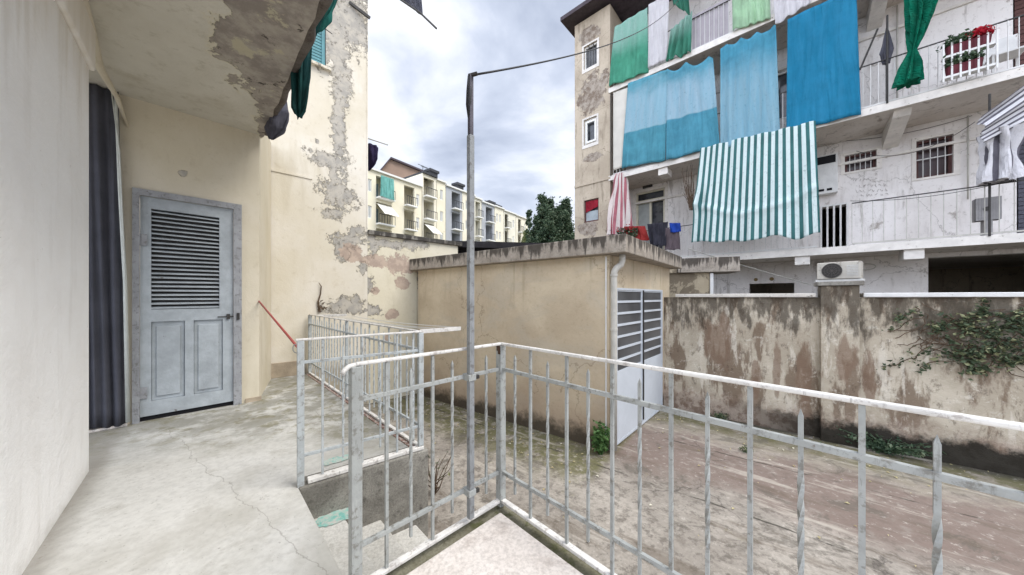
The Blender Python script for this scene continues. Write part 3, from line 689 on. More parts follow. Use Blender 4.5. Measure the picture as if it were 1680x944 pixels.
# door wall with opening for the door
dl, dr = FD.s_(222, 0), FD.s_(390, 0); dtop = 3.13
m = MB(); m.wall(FD, -1.2, FD.L, 0, SZ+.4, 0, .3, [(dl, dr, TZ-.004, dtop)]); tag(m.build('wall', M['door_wall'], hs), 'beige porch wall around the louvred door')
m = MB(); p0 = DC; s1 = FB.pt(-.05, .1, 0); m.prism([(DC.x-.3, DC.y+.02), (DC.x-.02, DC.y+.02), (BWA.x+.1, BWA.y+.05), (BWA.x-.25, BWA.y-.2)], 0, SZ+.4)
m.build('wall', M['door_wall'], hs)
rb = FB.s_(603, 0)
wsh = FB.sz(512, 105), FB.sz(540, 35)
m = MB(); m.wall(FB, -2.6, rb, 0, 9.4, 0, .35, [(FB.s_(500), FB.s_(535), FB.z_(535, 112), FB.z_(535, -40))]); tag(m.build('wall', M['tall'], hs), 'tall cream wall with peeling plaster')
m = MB(); m.fb(FB, rb-.02, rb+.004, -.012, .36, 3.36, 9.42); m.build('corner_edge', M['tall'], hs)
m = MB(); m.fb(FB, -1, FB.s_(512), -.012, .0, FB.z_(512, 292)-.03, FB.z_(512, 292)); m.build('string_course', M['tall'], hs)
m = MB(); m.fb(FB, -1.5, FB.s_(500), -.03, .0, TZ, TZ+.24); m.build('skirting', M['skirt'], hs, bevel=.006)
# side wing of the house behind
m = MB(); m.wall(Frame(FB.pt(rb-.02, 0, 0), FB.pt(rb-.02, 6, 0)), .36, 4, 0, 9.4, -.2, .1); m.build('wall', M['tall'], hs)
# shutter window high on the tall wall
sw = MB(); a0, a1 = FB.s_(502), FB.s_(534); z0 = FB.z_(535, 112)
M['teal_shutter'] = simple('teal_shutter', lin('5f8f96'), .7, .1, 5)
fr = MB(); fr.wall(FB, a0-.0, a1+.0, z0, z0+1.5, .03, .09, [(a0+.05, a1-.05, z0+.05, z0+1.45)]); w_ = fr.build('window', M['teal_shutter'], hs)
s_m = MB()
for i in range(26): s_m.fb(FB, a0+.05, a1-.05, .05, .068, z0+.06+i*.053, z0+.10+i*.053)
s_m.build('shutter', M['teal_shutter'], w_); m = MB(); m.fb(FB, a0, a1, .1, .12, z0, z0+1.5); m.build('pane', M['dark_gap'], w_)
m = MB(); m.fb(FB, a0-.08, a1+.08, -.07, .05, z0-.05, z0-.002); m.build('window_sill', M['tallgrey'], w_, bevel=.005)
m = MB(); m.sweep([FB.pp(515, 40, 0), FB.pp(527, 43, -.25), FB.pp(545, 56, -.3)], .008, 6); m.build('bracket', M['iron'], w_)
m = MB(); m.bar(FB.pp(573, 4, 0), FB.pp(607, 30, -.10), .03, .05); m.build('bracket', M['iron'], hs)
# balcony slab over the porch = porch ceiling
def edge_pt(t): return DC+ed*t
poly = [DC+ed*-.02+en*-.06, DC+ed*4.2+en*-.06, DC+ed*4.2+en*2.2, DC+ed*-.02+en*2.6]
m = MB(); nn = 26
pe = [DC+ed*(4.2*i/nn)+en*(-.05+.03*mn.noise(Vector((i*.7, 0, 0)))) for i in range(nn+1)]
m.prism([tuple(p) for p in pe]+[tuple(DC+ed*4.2+en*3.2), tuple(DC+ed*-.1+en*2.6), tuple(DC+ed*-.1+en*-.03)], SZ, SZ+.2)
tag(m.build('balcony_slab', M['soffit'], hs), 'flaking porch ceiling under the balcony')
m = MB(); m.sweep([DC+ed*(4.2*i/nn)+en*(-.07+.02*mn.noise(Vector((i*.9, 3, 0)))) for i in range(nn+1)] and [Vector((*(DC+ed*(4.2*i/nn)+en*(-.06+.03*mn.noise(Vector((i*.9, 3, 0))))), SZ+.07+.02*mn.noise(Vector((i*.8, 1, 5))))) for i in range(nn+1)], [.06+.02*mn.noise(Vector((i*1.1, 9, 0))) for i in range(nn+1)], 10)
M['spall'] = concrete('spalled_concrete', lin('77706a'), lin('5f5750'), lin('453e3a'), 4, cracks=False)
m.build('spalled_edge', M['spall'], hs, smooth=True)
# curved moulding between white wall and ceiling
m = MB(); m.sweep([at(132, -10, 2.15), at(150, 60, 2.45), at(163, 110, 2.75), at(192, 160, 3.1), at(212, 215, 3.3)], [.03, .03, .028, .02, .01], 8); m.build('moulding', M['door_wall'], hs, smooth=True)
m = MB(); m.fb(FWW, -.01, FWW.L+2.9, -.03, .01, SZ-.35, SZ); m.build('cornice', M['white_wall'], hs, bevel=.02)
# door
H = TZ
dn = .04
d = thing('tmp', (0, 0, 0), None, None); bpy.data.objects.remove(d)
fr = MB(); fw = .085
fr.wall(FD, dl-.02, dr+.035, TZ+.0, dtop+.035, -.03, -.003, [(dl+.03, dr-.04, TZ-.01, dtop-.03)])
dframe = fr.build('door_frame', M['grey_frame'], hs, bevel=.006)
da, db = dl+.032, dr-.042; dz0, dz1 = TZ+.05, dtop-.032; dd0 = .0
wv = db-da; zl0 = TZ+1.17; zl1 = dz1-.12; zm0 = TZ+.2
l0, l1 = FD.s_(248), FD.s_(360)
dm = MB(); mid = (da+db)/2-.005
dm.wall(FD, da, db, dz0, dz1, dd0, dd0+.045, [(l0, l1, zl0, zl1), (l0, mid-.035, zm0, zl0-.13), (mid+.035, l1+.03, zm0, zl0-.13)])
door = tag(dm.build('door', M['grey_door'], hs, bevel=.004), 'weathered blue grey louvred door')
m = MB(); ns = 23
for i in range(ns):
    z = zl0+(zl1-zl0)*(i+.5)/ns; h = (zl1-zl0)/ns
    j = rnd.uniform(-.004, .004)
    m.hexa([FD.pt(a, dd, zz) for (dd, zz) in ((.004, z-h*.45),) for a in ()] or
           [FD.pt(l0, .006, z-h*.34+j), FD.pt(l1, .006, z-h*.34-j), FD.pt(l1, .036, z+h*.02-j), FD.pt(l0, .036, z+h*.02+j),
            FD.pt(l0, .006, z-h*.10+j), FD.pt(l1, .006, z-h*.10-j), FD.pt(l1, .036, z+h*.16-j), FD.pt(l0, .036, z+h*.16+j)])
m.build('louvre', M['grey_door'], door)
m = MB(); m.fb(FD, l0-.01, l1+.01, .046, .052, zl0-.01, zl1+.01); m.build('louvre_backing', simple('slat_gap_shade', (.045, .043, .042), .95, .2), door)  # dark sheet painted as the shade seen between the slats
for hz_ in (TZ+.3, TZ+1.9):
    m = MB(); m.fb(FD, da-.018, da+.05, -.012, -.001, hz_-.06, hz_+.06); m.sweep([FD.pt(da-.012, -.014, hz_-.06), FD.pt(da-.012, -.014, hz_+.06)], .009, 8); m.build('hinge', M['grey_frame'], door)
for (a, b) in ((l0, mid-.035), (mid+.035, l1+.03)):
    m = MB(); m.fb(FD, a+.0, b-.0, .022, .036, zm0, zl0-.13); m.fb(FD, a+.035, b-.035, .008, .022, zm0+.04, zl0-.18); m.build('panel', M['grey_door'], door, bevel=.012)
m = MB(); m.sweep([FD.pt(db-.03-.11, -.012, TZ+1.07), FD.pt(db+.075, -.012, TZ+1.07)], .006, 8); m.fb(FD, db-.06, db-.03, -.02, .0, TZ+1.04, TZ+1.1); m.fb(FD, db+.03, db+.055, -.045, -.03, TZ+1.03, TZ+1.11); m.build('bolt', M['iron'], door)
m = MB(); m.fb(FD, dl-.03, dr+.03, .02, .10, TZ-.01, dz0-.006); m.build('door_gap', M['dark_gap'], door)
m = MB(); m.fb(FD, dr+.07, FD.L+.02, -.015, -.001, TZ, TZ+.05); m.build('skirting', M['skirt'], hs)
m = MB(); m.fb(FD, FD.s_(140), dl-.05, -.06, -.004, TZ+.0, TZ+.025); m.build('threshold', M['landing'], hs, bevel=.005)
# dark curtain beside the door
c0, c1 = FD.s_(146, -.08), FD.s_(208, -.08)
m, uv = cloth(FD.pt(c0-.3, -.08, SZ-.01), FD.pt(FD.s_(194, -.08), -.08, SZ-.01), FD.pt(c0-.3, -.08, TZ+.03), FD.pt(c1, -.08, TZ+.03), 48, 20, .045, 7, 2, hang=.3)
cu = m.build('door_curtain', M['curtain_dark'], None, smooth=True, uvs=uv, solid=.004)
tag(cu, 'dark grey curtain with a white hem hanging between white wall and louvred door', 'curtain')
m = MB(); m.sweep([FD.pt(FD.s_(190, -.1), -.13, SZ-.02), FD.pt(FD.s_(197, -.1), -.13, 3.1), FD.pt(FD.s_(205, -.1), -.10, 2.2), FD.pt(FD.s_(210, -.1), -.10, TZ+.05)], [.010, .012, .014, .016], 8)
m.build('hem', M['hem'], cu, smooth=True)
m = MB(); m.sweep([at(183, 150, 3.05), at(196, 250, 3.02), at(203, 400, 3.02), at(211, 640, 3.05)], .005, 6)
m.build('cord', M['hem'], cu, smooth=True)
# red stick leaning at the corner
m = MB(); m.sweep([at(421, 490, 4.2), at(491, 573, 2.45)], .010, 8)
sk = tag(m.build('broom_handle', simple('red_stick', lin('a0524c'), .6, .1, 8), smooth=True), 'thin red stick leaning from the wall corner onto the second railing', 'stick')
m = MB(); m.sweep([at(487, 572, 2.25)+Vector((math.cos(t)*.028, 0, math.sin(t)*.032)) for t in [6.283*i/18 for i in range(19)]], .0035, 6)
tag(m.build('wire_loop', M['galv'], smooth=True), 'small wire loop hung on the post of the second railing', 'wire')
# dry vine on the tall wall
vn = MB(); pts = [FB.pp(524, 512, -.02), FB.pp(522, 495, -.03), FB.pp(526, 482, -.02), FB.pp(527, 470, -.03), FB.pp(523, 464, -.02)]
vn.sweep(pts, [.02, .014, .010, .009, .004], 7)
for i in range(14):
    a = FB.pp(524+rnd.uniform(-4, 8), 500+rnd.uniform(-6, 14), -.02); vn.sweep([a, a+Vector((rnd.uniform(-.06, .1), 0, rnd.uniform(-.06, .05)))], [.012, .004], 5)
tag(vn.build('dry_vine', M['twig']), 'dried brown vine stem clinging to the peeling cream wall', 'plant')
# cloths hanging from the balcony above
M['rag_green'] = fabric('dark_green_cloth', lin('1d4544'), var=.4, trans=.1)
M['rag_teal'] = fabric('teal_cloth', lin('2a6862'), var=.4, trans=.15)
M['rag_grey'] = fabric('grey_cloth', lin('5c5c66'), var=.2, trans=.1)
e0 = lambda px, py, d: at(px, py, d)
m, uv = bunch([at(512, -60, 2.9), at(508, 10, 2.95), at(498, 70, 3.0), at(494, 120, 3.0), at(490, 178, 3.0), at(490, 192, 3.0)], [.10, .09, .05, .06, .045, .02], 6, .5, 1)
tag(m.build('hanging_cloth', M['rag_green'], uvs=uv), 'long ragged dark green cloth hanging past the balcony edge at upper left', 'cloth')
m, uv = bunch([at(531, -60, 3.2), at(528, -10, 3.2), at(522, 20, 3.2), at(515, 44, 3.2), at(508, 54, 3.2)], [.12, .10, .09, .05, .015], 5, .5, 4)
tag(m.build('hanging_cloth', M['rag_teal'], uvs=uv), 'short teal cloth hanging just right of the long green one', 'cloth')
m, uv = bunch([at(462, 150, 3.75), at(460, 185, 3.75), at(452, 212, 3.75), at(445, 228, 3.75)], [.03, .09, .10, .03], 4, .15, 2)
tag(m.build('grey_bag', M['rag_grey'], uvs=uv, smooth=True), 'grey cloth bag hanging at the end of the porch ceiling', 'bag')
m = MB(); m.sweep([at(652, -4, 3.4), at(690, 22, 3.35), at(716, 47, 3.3)], .010, 6)
t = thing('awning_rod', at(655, 0, 3.4), 'dark awning rod with a grey cloth scrap poking down at the top centre', 'rod'); m.build('rod', M['iron'], t)
m, uv = cloth(at(655, -20, 3.4), at(690, -20, 3.38), at(662, 2, 3.4), at(694, 28, 3.36), 12, 12, .02, 2, 3); m.build('cloth_scrap', M['rag_grey'], t, uvs=uv, solid=.004)

# ------------------------------------------------------------------ low cream wall and garage
la, lb = rb+.002, FB.s_(757)
lw = thing('boundary_wall', FB.pt((la+lb)/2, 0, 0), 'low cream wall with grey coping and peeling paint, between the tall wall and the garage', 'wall')
m = MB(); m.fb(FB, la, lb-.1, .0, .3, 0, 3.24); m.build('wall', M['lowwall'], lw)
m = MB(); m.fb(FB, la, lb, -.05, .36, 3.241, 3.33); m.build('coping', M['coping'], lw, bevel=.01)
# dark shed roof behind
ds = thing('dark_shed', (0, 9, 0), 'low shed with a black tarred roof behind the garage', 'shed')
m = MB(); m.prism([at(703, 0, 7.9)[:2], at(1010, 0, 8.6)[:2], at(990, 0, 12)[:2], at(770, 0, 12)[:2]], 0, 3.25); m.build('wall', M['tar'], ds)
m = MB(); m.prism([at(697, 0, 7.6)[:2], at(1020, 0, 8.3)[:2], at(1000, 0, 12.4)[:2], at(765, 0, 12.4)[:2]], 3.251, 3.40); m.build('roof', M['tar'], ds)

gg = thing('garage', (1.2, 5.8, 0), 'flat-roofed ochre garage with stained concrete roof slab and metal double doors', 'garage')
GL = FG.L
m = MB(); g4 = FG.pt(-.0, 0, 0); gf = FGF.pt(FGF.L, 0, 0); gb = FGF.pt(FGF.L+.3, 0, 0)
bk = Vector((g4.x, g4.y, 0))+Vector((FGF.w.x, FGF.w.y, 0))*2.6
door_a0, door_a1 = FGF.s_(1010), FGF.s_(1086); DZ = 2.17
m.fb(FG, 0, GL, 0, .2, 0, 2.60); tag(m.build('wall', M['garage'], gg), 'ochre side wall of the garage')
m = MB(); m.wall(FGF, .21, FGF.L+.4, 0, 2.60, .012, .2, [(door_a0+.0, door_a1, -.01, DZ)])
m.fb(FGF, .0, .22, .002, .19, 0, 2.6)
m.build('wall', M['garage'], gg)
m = MB(); m.prism([tuple(bk.xy), tuple((bk.xy+FG.w*.2)), tuple(Vector(FGF.pt(2.6, 2.2, 0).xy)), tuple(Vector(FGF.pt(2.6, 2.4, 0).xy))], 0, 2.6); m.build('wall', M['garage'], gg)
# slab
C0 = GC+FG.r*-.12+FG.w*.25
C1 = Vector(((1119-840)/FPX*6.3, 6.3)); Cl = FG.pt(-.15, -.12, 0).xy
m = MB(); m.prism([tuple(Cl), tuple(C0), tuple(C1), tuple(C1+Vector((-1.6, 1.6))), tuple(Cl+Vector((1.6, 1.9)))], 2.603, 2.835)
m.build('roof', M['slab'], gg, bevel=.012)
# doors
fm = MB(); fm.wall(FGF, door_a0, door_a1, 0.02, DZ, -.012, .03, [(door_a0+.03, (door_a0+door_a1)/2-.022, .05, DZ-.03), ((door_a0+door_a1)/2+.022, door_a1-.03, .05, DZ-.03)])
fm.build('door_frame', M['garage_door'], gg)
zpan = 1.00; mdl = (door_a0+door_a1)/2
for (a, b) in ((door_a0+.032, mdl-.024), (mdl+.024, door_a1-.032)):
    m = MB(); nb = 7; hh = (DZ-.035-zpan)/nb
    holes = [(a+.02, b-.02, zpan+.02+i*hh, zpan+(i+1)*hh-.012) for i in range(nb)]
    m.wall(FGF, a, b, .055, DZ-.035, -.005, .02, holes); dlf = m.build('door_leaf', M['garage_door'], gg, bevel=.003)
    m = MB(); m.fb(FGF, a+.01, b-.01, .008, .014, zpan, DZ-.04); m.build('pane', M['gglass'], dlf)
m = MB(); m.fb(FGF, mdl-.012, mdl+.012, -.03, -.013, .1, DZ-.02); m.build('door_rod', M['iron'], gg)
m = MB(); m.sweep([FGF.pt(mdl+.06, -.03, .95), FGF.pt(mdl+.12, -.03, .95)], .01, 8); m.build('handle', M['iron'], gg)
m = MB(); m.fb(FGF, door_a0, door_a1, .02, .05, .0, .05); m.build('threshold', M['dark_gap'], gg)
# downpipe
dp = MB(); q = FGF.pt(-.02, -.055, 0)
pth = [(.10, -.13, 2.60), (.10, -.13, 2.53), (.085, -.12, 2.47), (.03, -.08, 2.42), (.0, -.065, 2.37), (-.0, -.06, 2.30), (-.0, -.06, 1.2), (-.0, -.06, .05)]
dp.sweep([FGF.pt(a, d_, z_) for a, d_, z_ in pth], .042, 14); dpo = dp.build('downpipe', M['pipe'], gg, smooth=True)
for z in (2.33, 1.62, .75):
    m = MB(); m.sweep([FGF.pt(0, -.06, z-.015), FGF.pt(0, -.06, z+.015)], .05, 14); m.build('pipe_collar', M['pipe'], dpo)
m = MB(); m.fb(FG, GL-.055, GL-.035, -.012, -.001, .1, 2.58); m.build('trim_strip', M['white_metal'], gg)

# ------------------------------------------------------------------ stained yard wall
yw = thing('yard_wall', FW.pt(2, 0, 0), 'long stained plaster yard wall with stone coping and a pilaster', 'wall')
WL = FW.L+2.2; a1, a2 = FW.s_(1346, -.06), FW.s_(1409, -.06)
WT = 2.04
m = MB(); m.fb(FW, -.12, WL, 0, .25, 0, WT); m.build('wall', M['yardwall'], yw)
m = MB(); m.fb(FW, a1, a2, -.115, .0, 0, 2.20); m.fb(FW, a1, a2, 0, .25, WT+.001, 2.20); m.build('pilaster', M['yardwall'], yw, bevel=.008)
m = MB(); m.fb(FW, a1-.04, a2+.04, -.15, .29, 2.203, 2.26); m.build('pilaster_cap', M['coping'], yw, bevel=.008)
M['wcop'] = simple('pale_coping', lin('c9c4bb'), .9, .12, 6, dirt=(lin('6b655c'), .56), bump=.4)
m = MB(); m.fb(FW, FW.s_(1108, -.05), a1-.045, -.05, .29, WT+.002, WT+.058); m.build('coping', M['wcop'], yw, bevel=.008)
m = MB(); m.fb(FW, a2+.045, WL, -.05, .29, WT+.002, WT+.058); m.build('coping', M['white_metal'], yw, bevel=.008)
# shed behind the wall at its left end
sh = thing('brick_shed', (4, 7, 0), 'small stained shed with thick flat concrete roof behind the stained yard wall', 'shed')
fs = Frame(at(1085, 0, 6.75)[:2], at(1213, 0, 6.3)[:2]); fs = Frame(at(1085, 0, 7.05)[:2], at(1213, 0, 6.55)[:2])
M['shedw'] = facplaster('shed_plaster', lin('b4a78f'), lin('9b8e78'), lin('5f5446'), .5)
za = fs.z_(1165, 447)
m = MB(); m.fb(fs, -.6, fs.s_(1165), .05, 1.0, 0, za); m.build('wall', M['shedw'], sh)
ze = fs.z_(1213, 421)
m = MB(); m.fb(fs, fs.s_(1112), fs.s_(1213), -.05, .75, za+.002, ze); m.build('roof', M['slab'], sh, bevel=.01)
m = MB(); m.fb(fs, -.1, fs.s_(1111), 0, .3, za+.002, fs.z_(1100, 436)); m.build('wall', M['shedw'], sh)
m = MB(); m.fb(fs, fs.s_(1165)+.003, fs.s_(1166)+.05, .0, .3, 0, za-.02); m.build('corner_strip', M['white_metal'], sh)

# ------------------------------------------------------------------ facade on the right
bl = thing('apartment_building', FF.pt(5, 3, 0), 'white plastered apartment building with long balconies hung with blue, green and striped cloths', 'building')
FE = 15.5; RD = 1.4; bx = FF.s_(1001)
def H_(px0, py0, px1, py1, dep=RD):        # hole rectangle from photo pixels (py at the middle of the hole)
    a0, a1 = FF.s_(px0, dep), FF.s_(px1, dep); pm = (px0+px1)/2
    return [a0, a1, FF.z_(pm, py1, dep), FF.z_(pm, py0, dep)]
h_gar = H_(1523, 421, 1720, 473); h_gar[1] = FF.s_(1850, RD); h_gar[2] = .3; h_gar[3] = FF.z_(1523, 423, RD)
h_small = H_(1386, 251, 1438, 279); h_bar = H_(1503, 226, 1564, 289); h_door = H_(1043, 313, 1091, 400); h_gate = H_(1347, 338, 1390, 399)
h_box = H_(1341, 262, 1368, 318)
h_door[2] = L1+.003; h_gate[2] = L1+.003
h_r1 = [FF.s_(1668, RD), FF.s_(1668, RD)+1.1, L1+.03, L1+2.4]
h_r2 = [FF.s_(1662, RD), FF.s_(1662, RD)+1.3, L2+.03, L2+2.4]
h_w2 = H_(1275, 90, 1290, 185); h_w2 = [h_w2[0]-.4, h_w2[1]+.4, L2+.9, L2+2.3]
m = MB(); m.wall(FF, bx, FE, 0, LR, RD, RD+.3, [h_gar, h_small, h_bar, h_door, h_gate, h_r1, h_r2, h_w2, H_(1229, 465, 1303, 485)]); m.build('wall', M['fac'], bl)
# stair bay, flush with the balcony fronts
wb = [H_(958, 72, 980, 110, 0), H_(958, 194, 979, 236, 0), H_(958, 327, 982, 364, 0)]
m = MB(); m.wall(FF, 0, bx, 0, LR-.1, 0, .3, wb); tag(m.build('stair_bay', M['bay'], bl), 'narrow beige bay with peeling plaster')
m = MB(); m.fb(FF, bx-.25, bx-.002, .301, RD+.1, 0, LR-.1); m.build('bay_side', M['bay'], bl)
m = MB(); m.fb(FF, .0, .25, .301, 9, 0, LR-.1); m.fb(FF, .26, FE, 8.7, 9, 0, LR-.1); m.fb(FF, FE-.3, FE, RD+.31, 8.69, 0, LR-.1); m.build('wall', M['bay'], bl)
for z in (L1, L2, L3, LR-.15): m = MB(); m.fb(FF, .26, FE-.31, RD+.301, 8.698, z-.13, z-.02); m.build('floor_slab', M['fac_soffit'], bl)
m = MB(); m.fb(FF, 0.0, bx+.02, -.03, .0, FF.z_(970, 300)-.05, FF.z_(970, 300)+.03); m.build('string_course', M['bay'], bl)
m = MB(); m.fb(FF, -.35, FE, -.45, 9.3, LR+.0, LR+.14); m.build('roof_eave', M['roof'], bl)
m = MB(); m.hexa([FF.pt(a, d_, z) for z, o in ((LR+.14, 0), (LR+1.8, 3)) for a, d_ in ((-.35, -.45+o), (FE, -.45+o), (FE, 9.3-o), (-.35, 9.3-o))]); m.build('roof', M['roof'], bl)
for i, h in enumerate(wb):
    a0, a1, z0, z1 = h; fm = MB(); fm.wall(FF, a0, a1, z0, z1, .06, .11, [(a0+.05, a1-.05, z0+.06, z1-.06)])
    wm = M['white_frame'] if i == 1 else (M['white_frame'] if i == 0 else M['brown'])
    w_ = fm.build('window', wm, bl)
    m = MB(); m.fb(FF, a0+.04, a1-.04, .12, .13, z0+.04, z1-.04); m.build('pane', M['glass'], w_)
    if i == 0:
        for k in (.33, .66): m = MB(); m.fb(FF, a0+(a1-a0)*k-.01, a0+(a1-a0)*k+.01, .03, .05, z0, z1); m.build('window_bar', M['iron'], w_)
    if i == 1:
        m = MB(); m.wall(FF, a0+.07, a1-.02, z0+.05, z1-.09, .0, .05, [(a0+.13, a1-.09, z0+.12, z1-.15)]); m.build('sash', M['white_frame'], w_)
    if i == 2:
        M['redc'] = fabric('red_curtain', lin('8e2230'), var=.25, trans=0)
        m, uv = cloth(FF.pt(a0+.05, .05, z1-.04), FF.pt(a1-.05, .05, z1-.04), FF.pt(a0+.05, .05, z0+(z1-z0)*.45), FF.pt(a1-.05, .05, z0+(z1-z0)*.65), 12, 8, .015, 3, 1); m.build('window_curtain', M['redc'], w_, uvs=uv)
        m = MB(); m.fb(FF, a0+.05, a1-.05, .08, .10, z0+.05, z0+(z1-z0)*.5); m.build('blind', simple('grey_blind', lin('9aa2a6'), .7), w_)
    if i < 2:
        m = MB(); m.wall(FF, a0-.07, a1+.07, z0-.12, z1+.06, -.015, -.002, [(a0, a1, z0, z1)]); m.build('surround', M['fac_edge'], w_)
# balconies
for li, z in enumerate((L1, L2, L3)):
    m = MB(); m.fb(FF, bx+.002, FE, .0, RD-.002, z-.14, z); b_ = m.build('balcony_slab', M['fac_soffit'], bl)
    m = MB(); m.fb(FF, bx-.05, FE, -.025, -.001, z-.15, z+.02); m.build('slab_edge', M['fac_edge'], b_, bevel=.005)
    sb = {0: (1316, 1496), 1: (1090, 1480), 2: (1450,)}[li]
    for px in sb:
        a = FF.s_(px, .2); m = MB(); P_ = FF.pt
        if li == 0 or px == 1090: m.fb(FF, a-.14, a+.14, .03, .5, z-.36, z-.142); m.build('bracket', M['fac_edge'], b_, bevel=.01); continue
        m.hexa([P_(a-.13, .25, z-.26), P_(a+.13, .25, z-.26), P_(a+.13, RD-.003, z-.55), P_(a-.13, RD-.003, z-.55),
                P_(a-.13, .12, z-.142), P_(a+.13, .12, z-.142), P_(a+.13, RD-.003, z-.142), P_(a-.13, RD-.003, z-.142)]); m.build('bracket', M['fac_edge'], b_)
    if li: m = MB(); m.fb(FF, bx+.3, FE, RD-.05, RD-.001, z-.75, z-.69); m.build('cornice', M['fac_edge'], bl)
# balcony railings as parts
def balrail(z, a0, a1, step=.115, mat=M['white_metal'], top=M['iron'], h=1.0):
    m = MB(); m.fb(FF, a0, a1, .03, .055, z+h-.02, z+h); r_ = m.build('balcony_railing', top, bl)
    m = MB(); n = int((a1-a0)/step)
    for i in range(n+1):
        a = a0+step*i; m.fb(FF, a-.005, a+.005, .035, .05, z+.08, z+h-.02)
    m.fb(FF, a0, a1, .033, .052, z+.05, z+.08); m.build('bars', mat, r_)
balrail(L1, bx+.1, FF.s_(1341), mat=M['white_metal'])
balrail(L1, FF.s_(1398), FE, step=.16, mat=M['pipe'])
balrail(L2, bx+.1, FE, mat=M['white_metal'])
balrail(L3, bx+.1, FE, mat=M['white_metal'])
# pale sheet behind railing on level 1 and grey corrugated screen on level 3
M['sheet'] = simple('pale_screen', lin('cfcbca'), .8, .05, 3, dirt=(lin('a9a29a'), .66))
m = MB(); a0, a1 = FF.s_(1398), FF.s_(1590); n = int((a1-a0)/.06)
m = MB(); a0, a1 = FF.s_(1135), FF.s_(1200); n = int((a1-a0)/.07)
M['gscreen'] = simple('grey_screen', lin('a19ba0'), .7, .08, 4)
for i in range(n): m.fb(FF, a0+i*.07, a0+i*.07+.068, .065+.015*(i % 2), .075+.015*(i % 2), L3+.03, L3+1.1)
m.build('balcony_screen', M['gscreen'], bl)
# windows and doors on the recessed wall
def barred(h, n, crossz=None, back=None, fmat=M['brown']):
    a0, a1, z0, z1 = h; fm = MB(); fm.wall(FF, a0, a1, z0, z1, RD+.08, RD+.14, [(a0+.05, a1-.05, z0+.05, z1-.05)]); w_ = fm.build('window', fmat, bl)
    m = MB(); m.fb(FF, a0+.04, a1-.04, RD+.15, RD+.16, z0+.04, z1-.04); m.build('pane', back or M['glass'], w_)
    m = MB()
    for i in range(1, n): a = a0+(a1-a0)*i/n; m.fb(FF, a-.006, a+.006, RD+.02, RD+.032, z0, z1)
    if crossz: m.fb(FF, a0, a1, RD+.042, RD+.06, z0+(z1-z0)*crossz-.012, z0+(z1-z0)*crossz+.012)
    m.build('window_bars', M['white_metal'], w_)
    m = MB(); m.wall(FF, a0-.07, a1+.09, z0-.05, z1+.07, RD-.02, RD-.002, [(a0, a1, z0, z1)]); m.build('surround', M['fac_edge'], w_)
M['glass_brown'] = simple('brown_glass', lin('3b2a2a'), .3, .3, 3, 0, .5, bump=0)
barred(h_small, 6, None, M['glass_brown']); barred(h_bar, 5, .5, M['glass_brown'])
a0, a1, z0, z1 = h_gate; m = MB()
for i in range(0, 5): a = a0+(a1-a0)*i/4; m.fb(FF, a-.018, a+.018, RD-.03, RD-.002, z0, z1+.03)
m.fb(FF, a0, a1, RD-.032, RD-.004, z1, z1+.03); m.build('gate_bars', M['white_metal'], bl)
a0, a1, z0, z1 = h_door; fm = MB(); zt = z1-.34
fm.wall(FF, a0, a1, z0, z1, RD+.05, RD+.12, [(a0+.06, a1-.06, zt+.05, z1-.05), (a0+.07, (a0+a1)/2-.04, z0+.25, zt-.07), ((a0+a1)/2+.04, a1-.07, z0+.25, zt-.07)])
dr_ = fm.build('balcony_door', M['cream_frame'], bl); m = MB(); m.fb(FF, a0+.02, a1-.02, RD+.13, RD+.14, z0, z1); m.build('pane', M['glass'], dr_)
m = MB(); m.fb(FF, a0+.07, (a0+a1)/2-.04, RD+.10, RD+.11, z0+.25, zt-.07); m.build('lace_curtain', simple('lace', lin('9fa3a0'), .9), dr_)
m = MB(); m.fb(FF, a0+.07, a1-.07, RD+.06, RD+.10, z0+1.25, z0+1.30); m.build('crossbar', M['cream_frame'], dr_)
m = MB(); m.wall(FF, a0-.1, a1+.1, z0, z1+.1, RD-.025, RD-.002, [(a0, a1, z0-.01, z1)]); m.build('surround', M['fac_edge'], dr_)
for h in (h_r1, h_r2):
    a0, a1, z0, z1 = h; m = MB()
    for i in range(int((z1-z0)/.09)): m.fb(FF, a0+.03, a1-.03, RD+.03+.01*(i % 2), RD+.06, z0+i*.09, z0+i*.09+.08)
    w_ = m.build('roller_shutter', simple('dark_grey_shutter', lin('50505a'), .7) if h is h_r1 else M['brown'], bl)
a0, a1, z0, z1 = h_w2; m = MB(); m.wall(FF, a0, a1, z0, z1, RD+.05, RD+.1, [(a0+.07, a1-.07, z0+.07, z1-.07)]); w_ = m.build('window', M['white_frame'], bl)
m = MB(); m.fb(FF, a0+.05, a1-.05, RD+.12, RD+.13, z0+.05, z1-.05); m.build('pane', M['glass'], w_)
# faded scribbles on the wall, a lamp over the balcony door
gs = MB()
for li, (py, x0, x1) in enumerate(((296, 1396, 1430), (306, 1410, 1456), (314, 1404, 1452), (321, 1412, 1454))):
    x = x0
    while x < x1:
        pts = []
        for k in range(5): pts.append(FF.pp(x+k*1.1, py+rnd.uniform(-2.6, 2.6)-(x-x0)*.05, RD-.004))
        gs.sweep(pts, .0045, 4); x += rnd.uniform(5, 9)
gs.build('graffiti', simple('faded_graffiti', lin('a89f9c'), .95, .1), bl)
m = MB(); m.sweep([FF.pp(1055, 308, RD-.03), FF.pp(1070, 304, RD-.03)], .05, 10); m.build('door_lamp', M['iron'], bl, smooth=True)
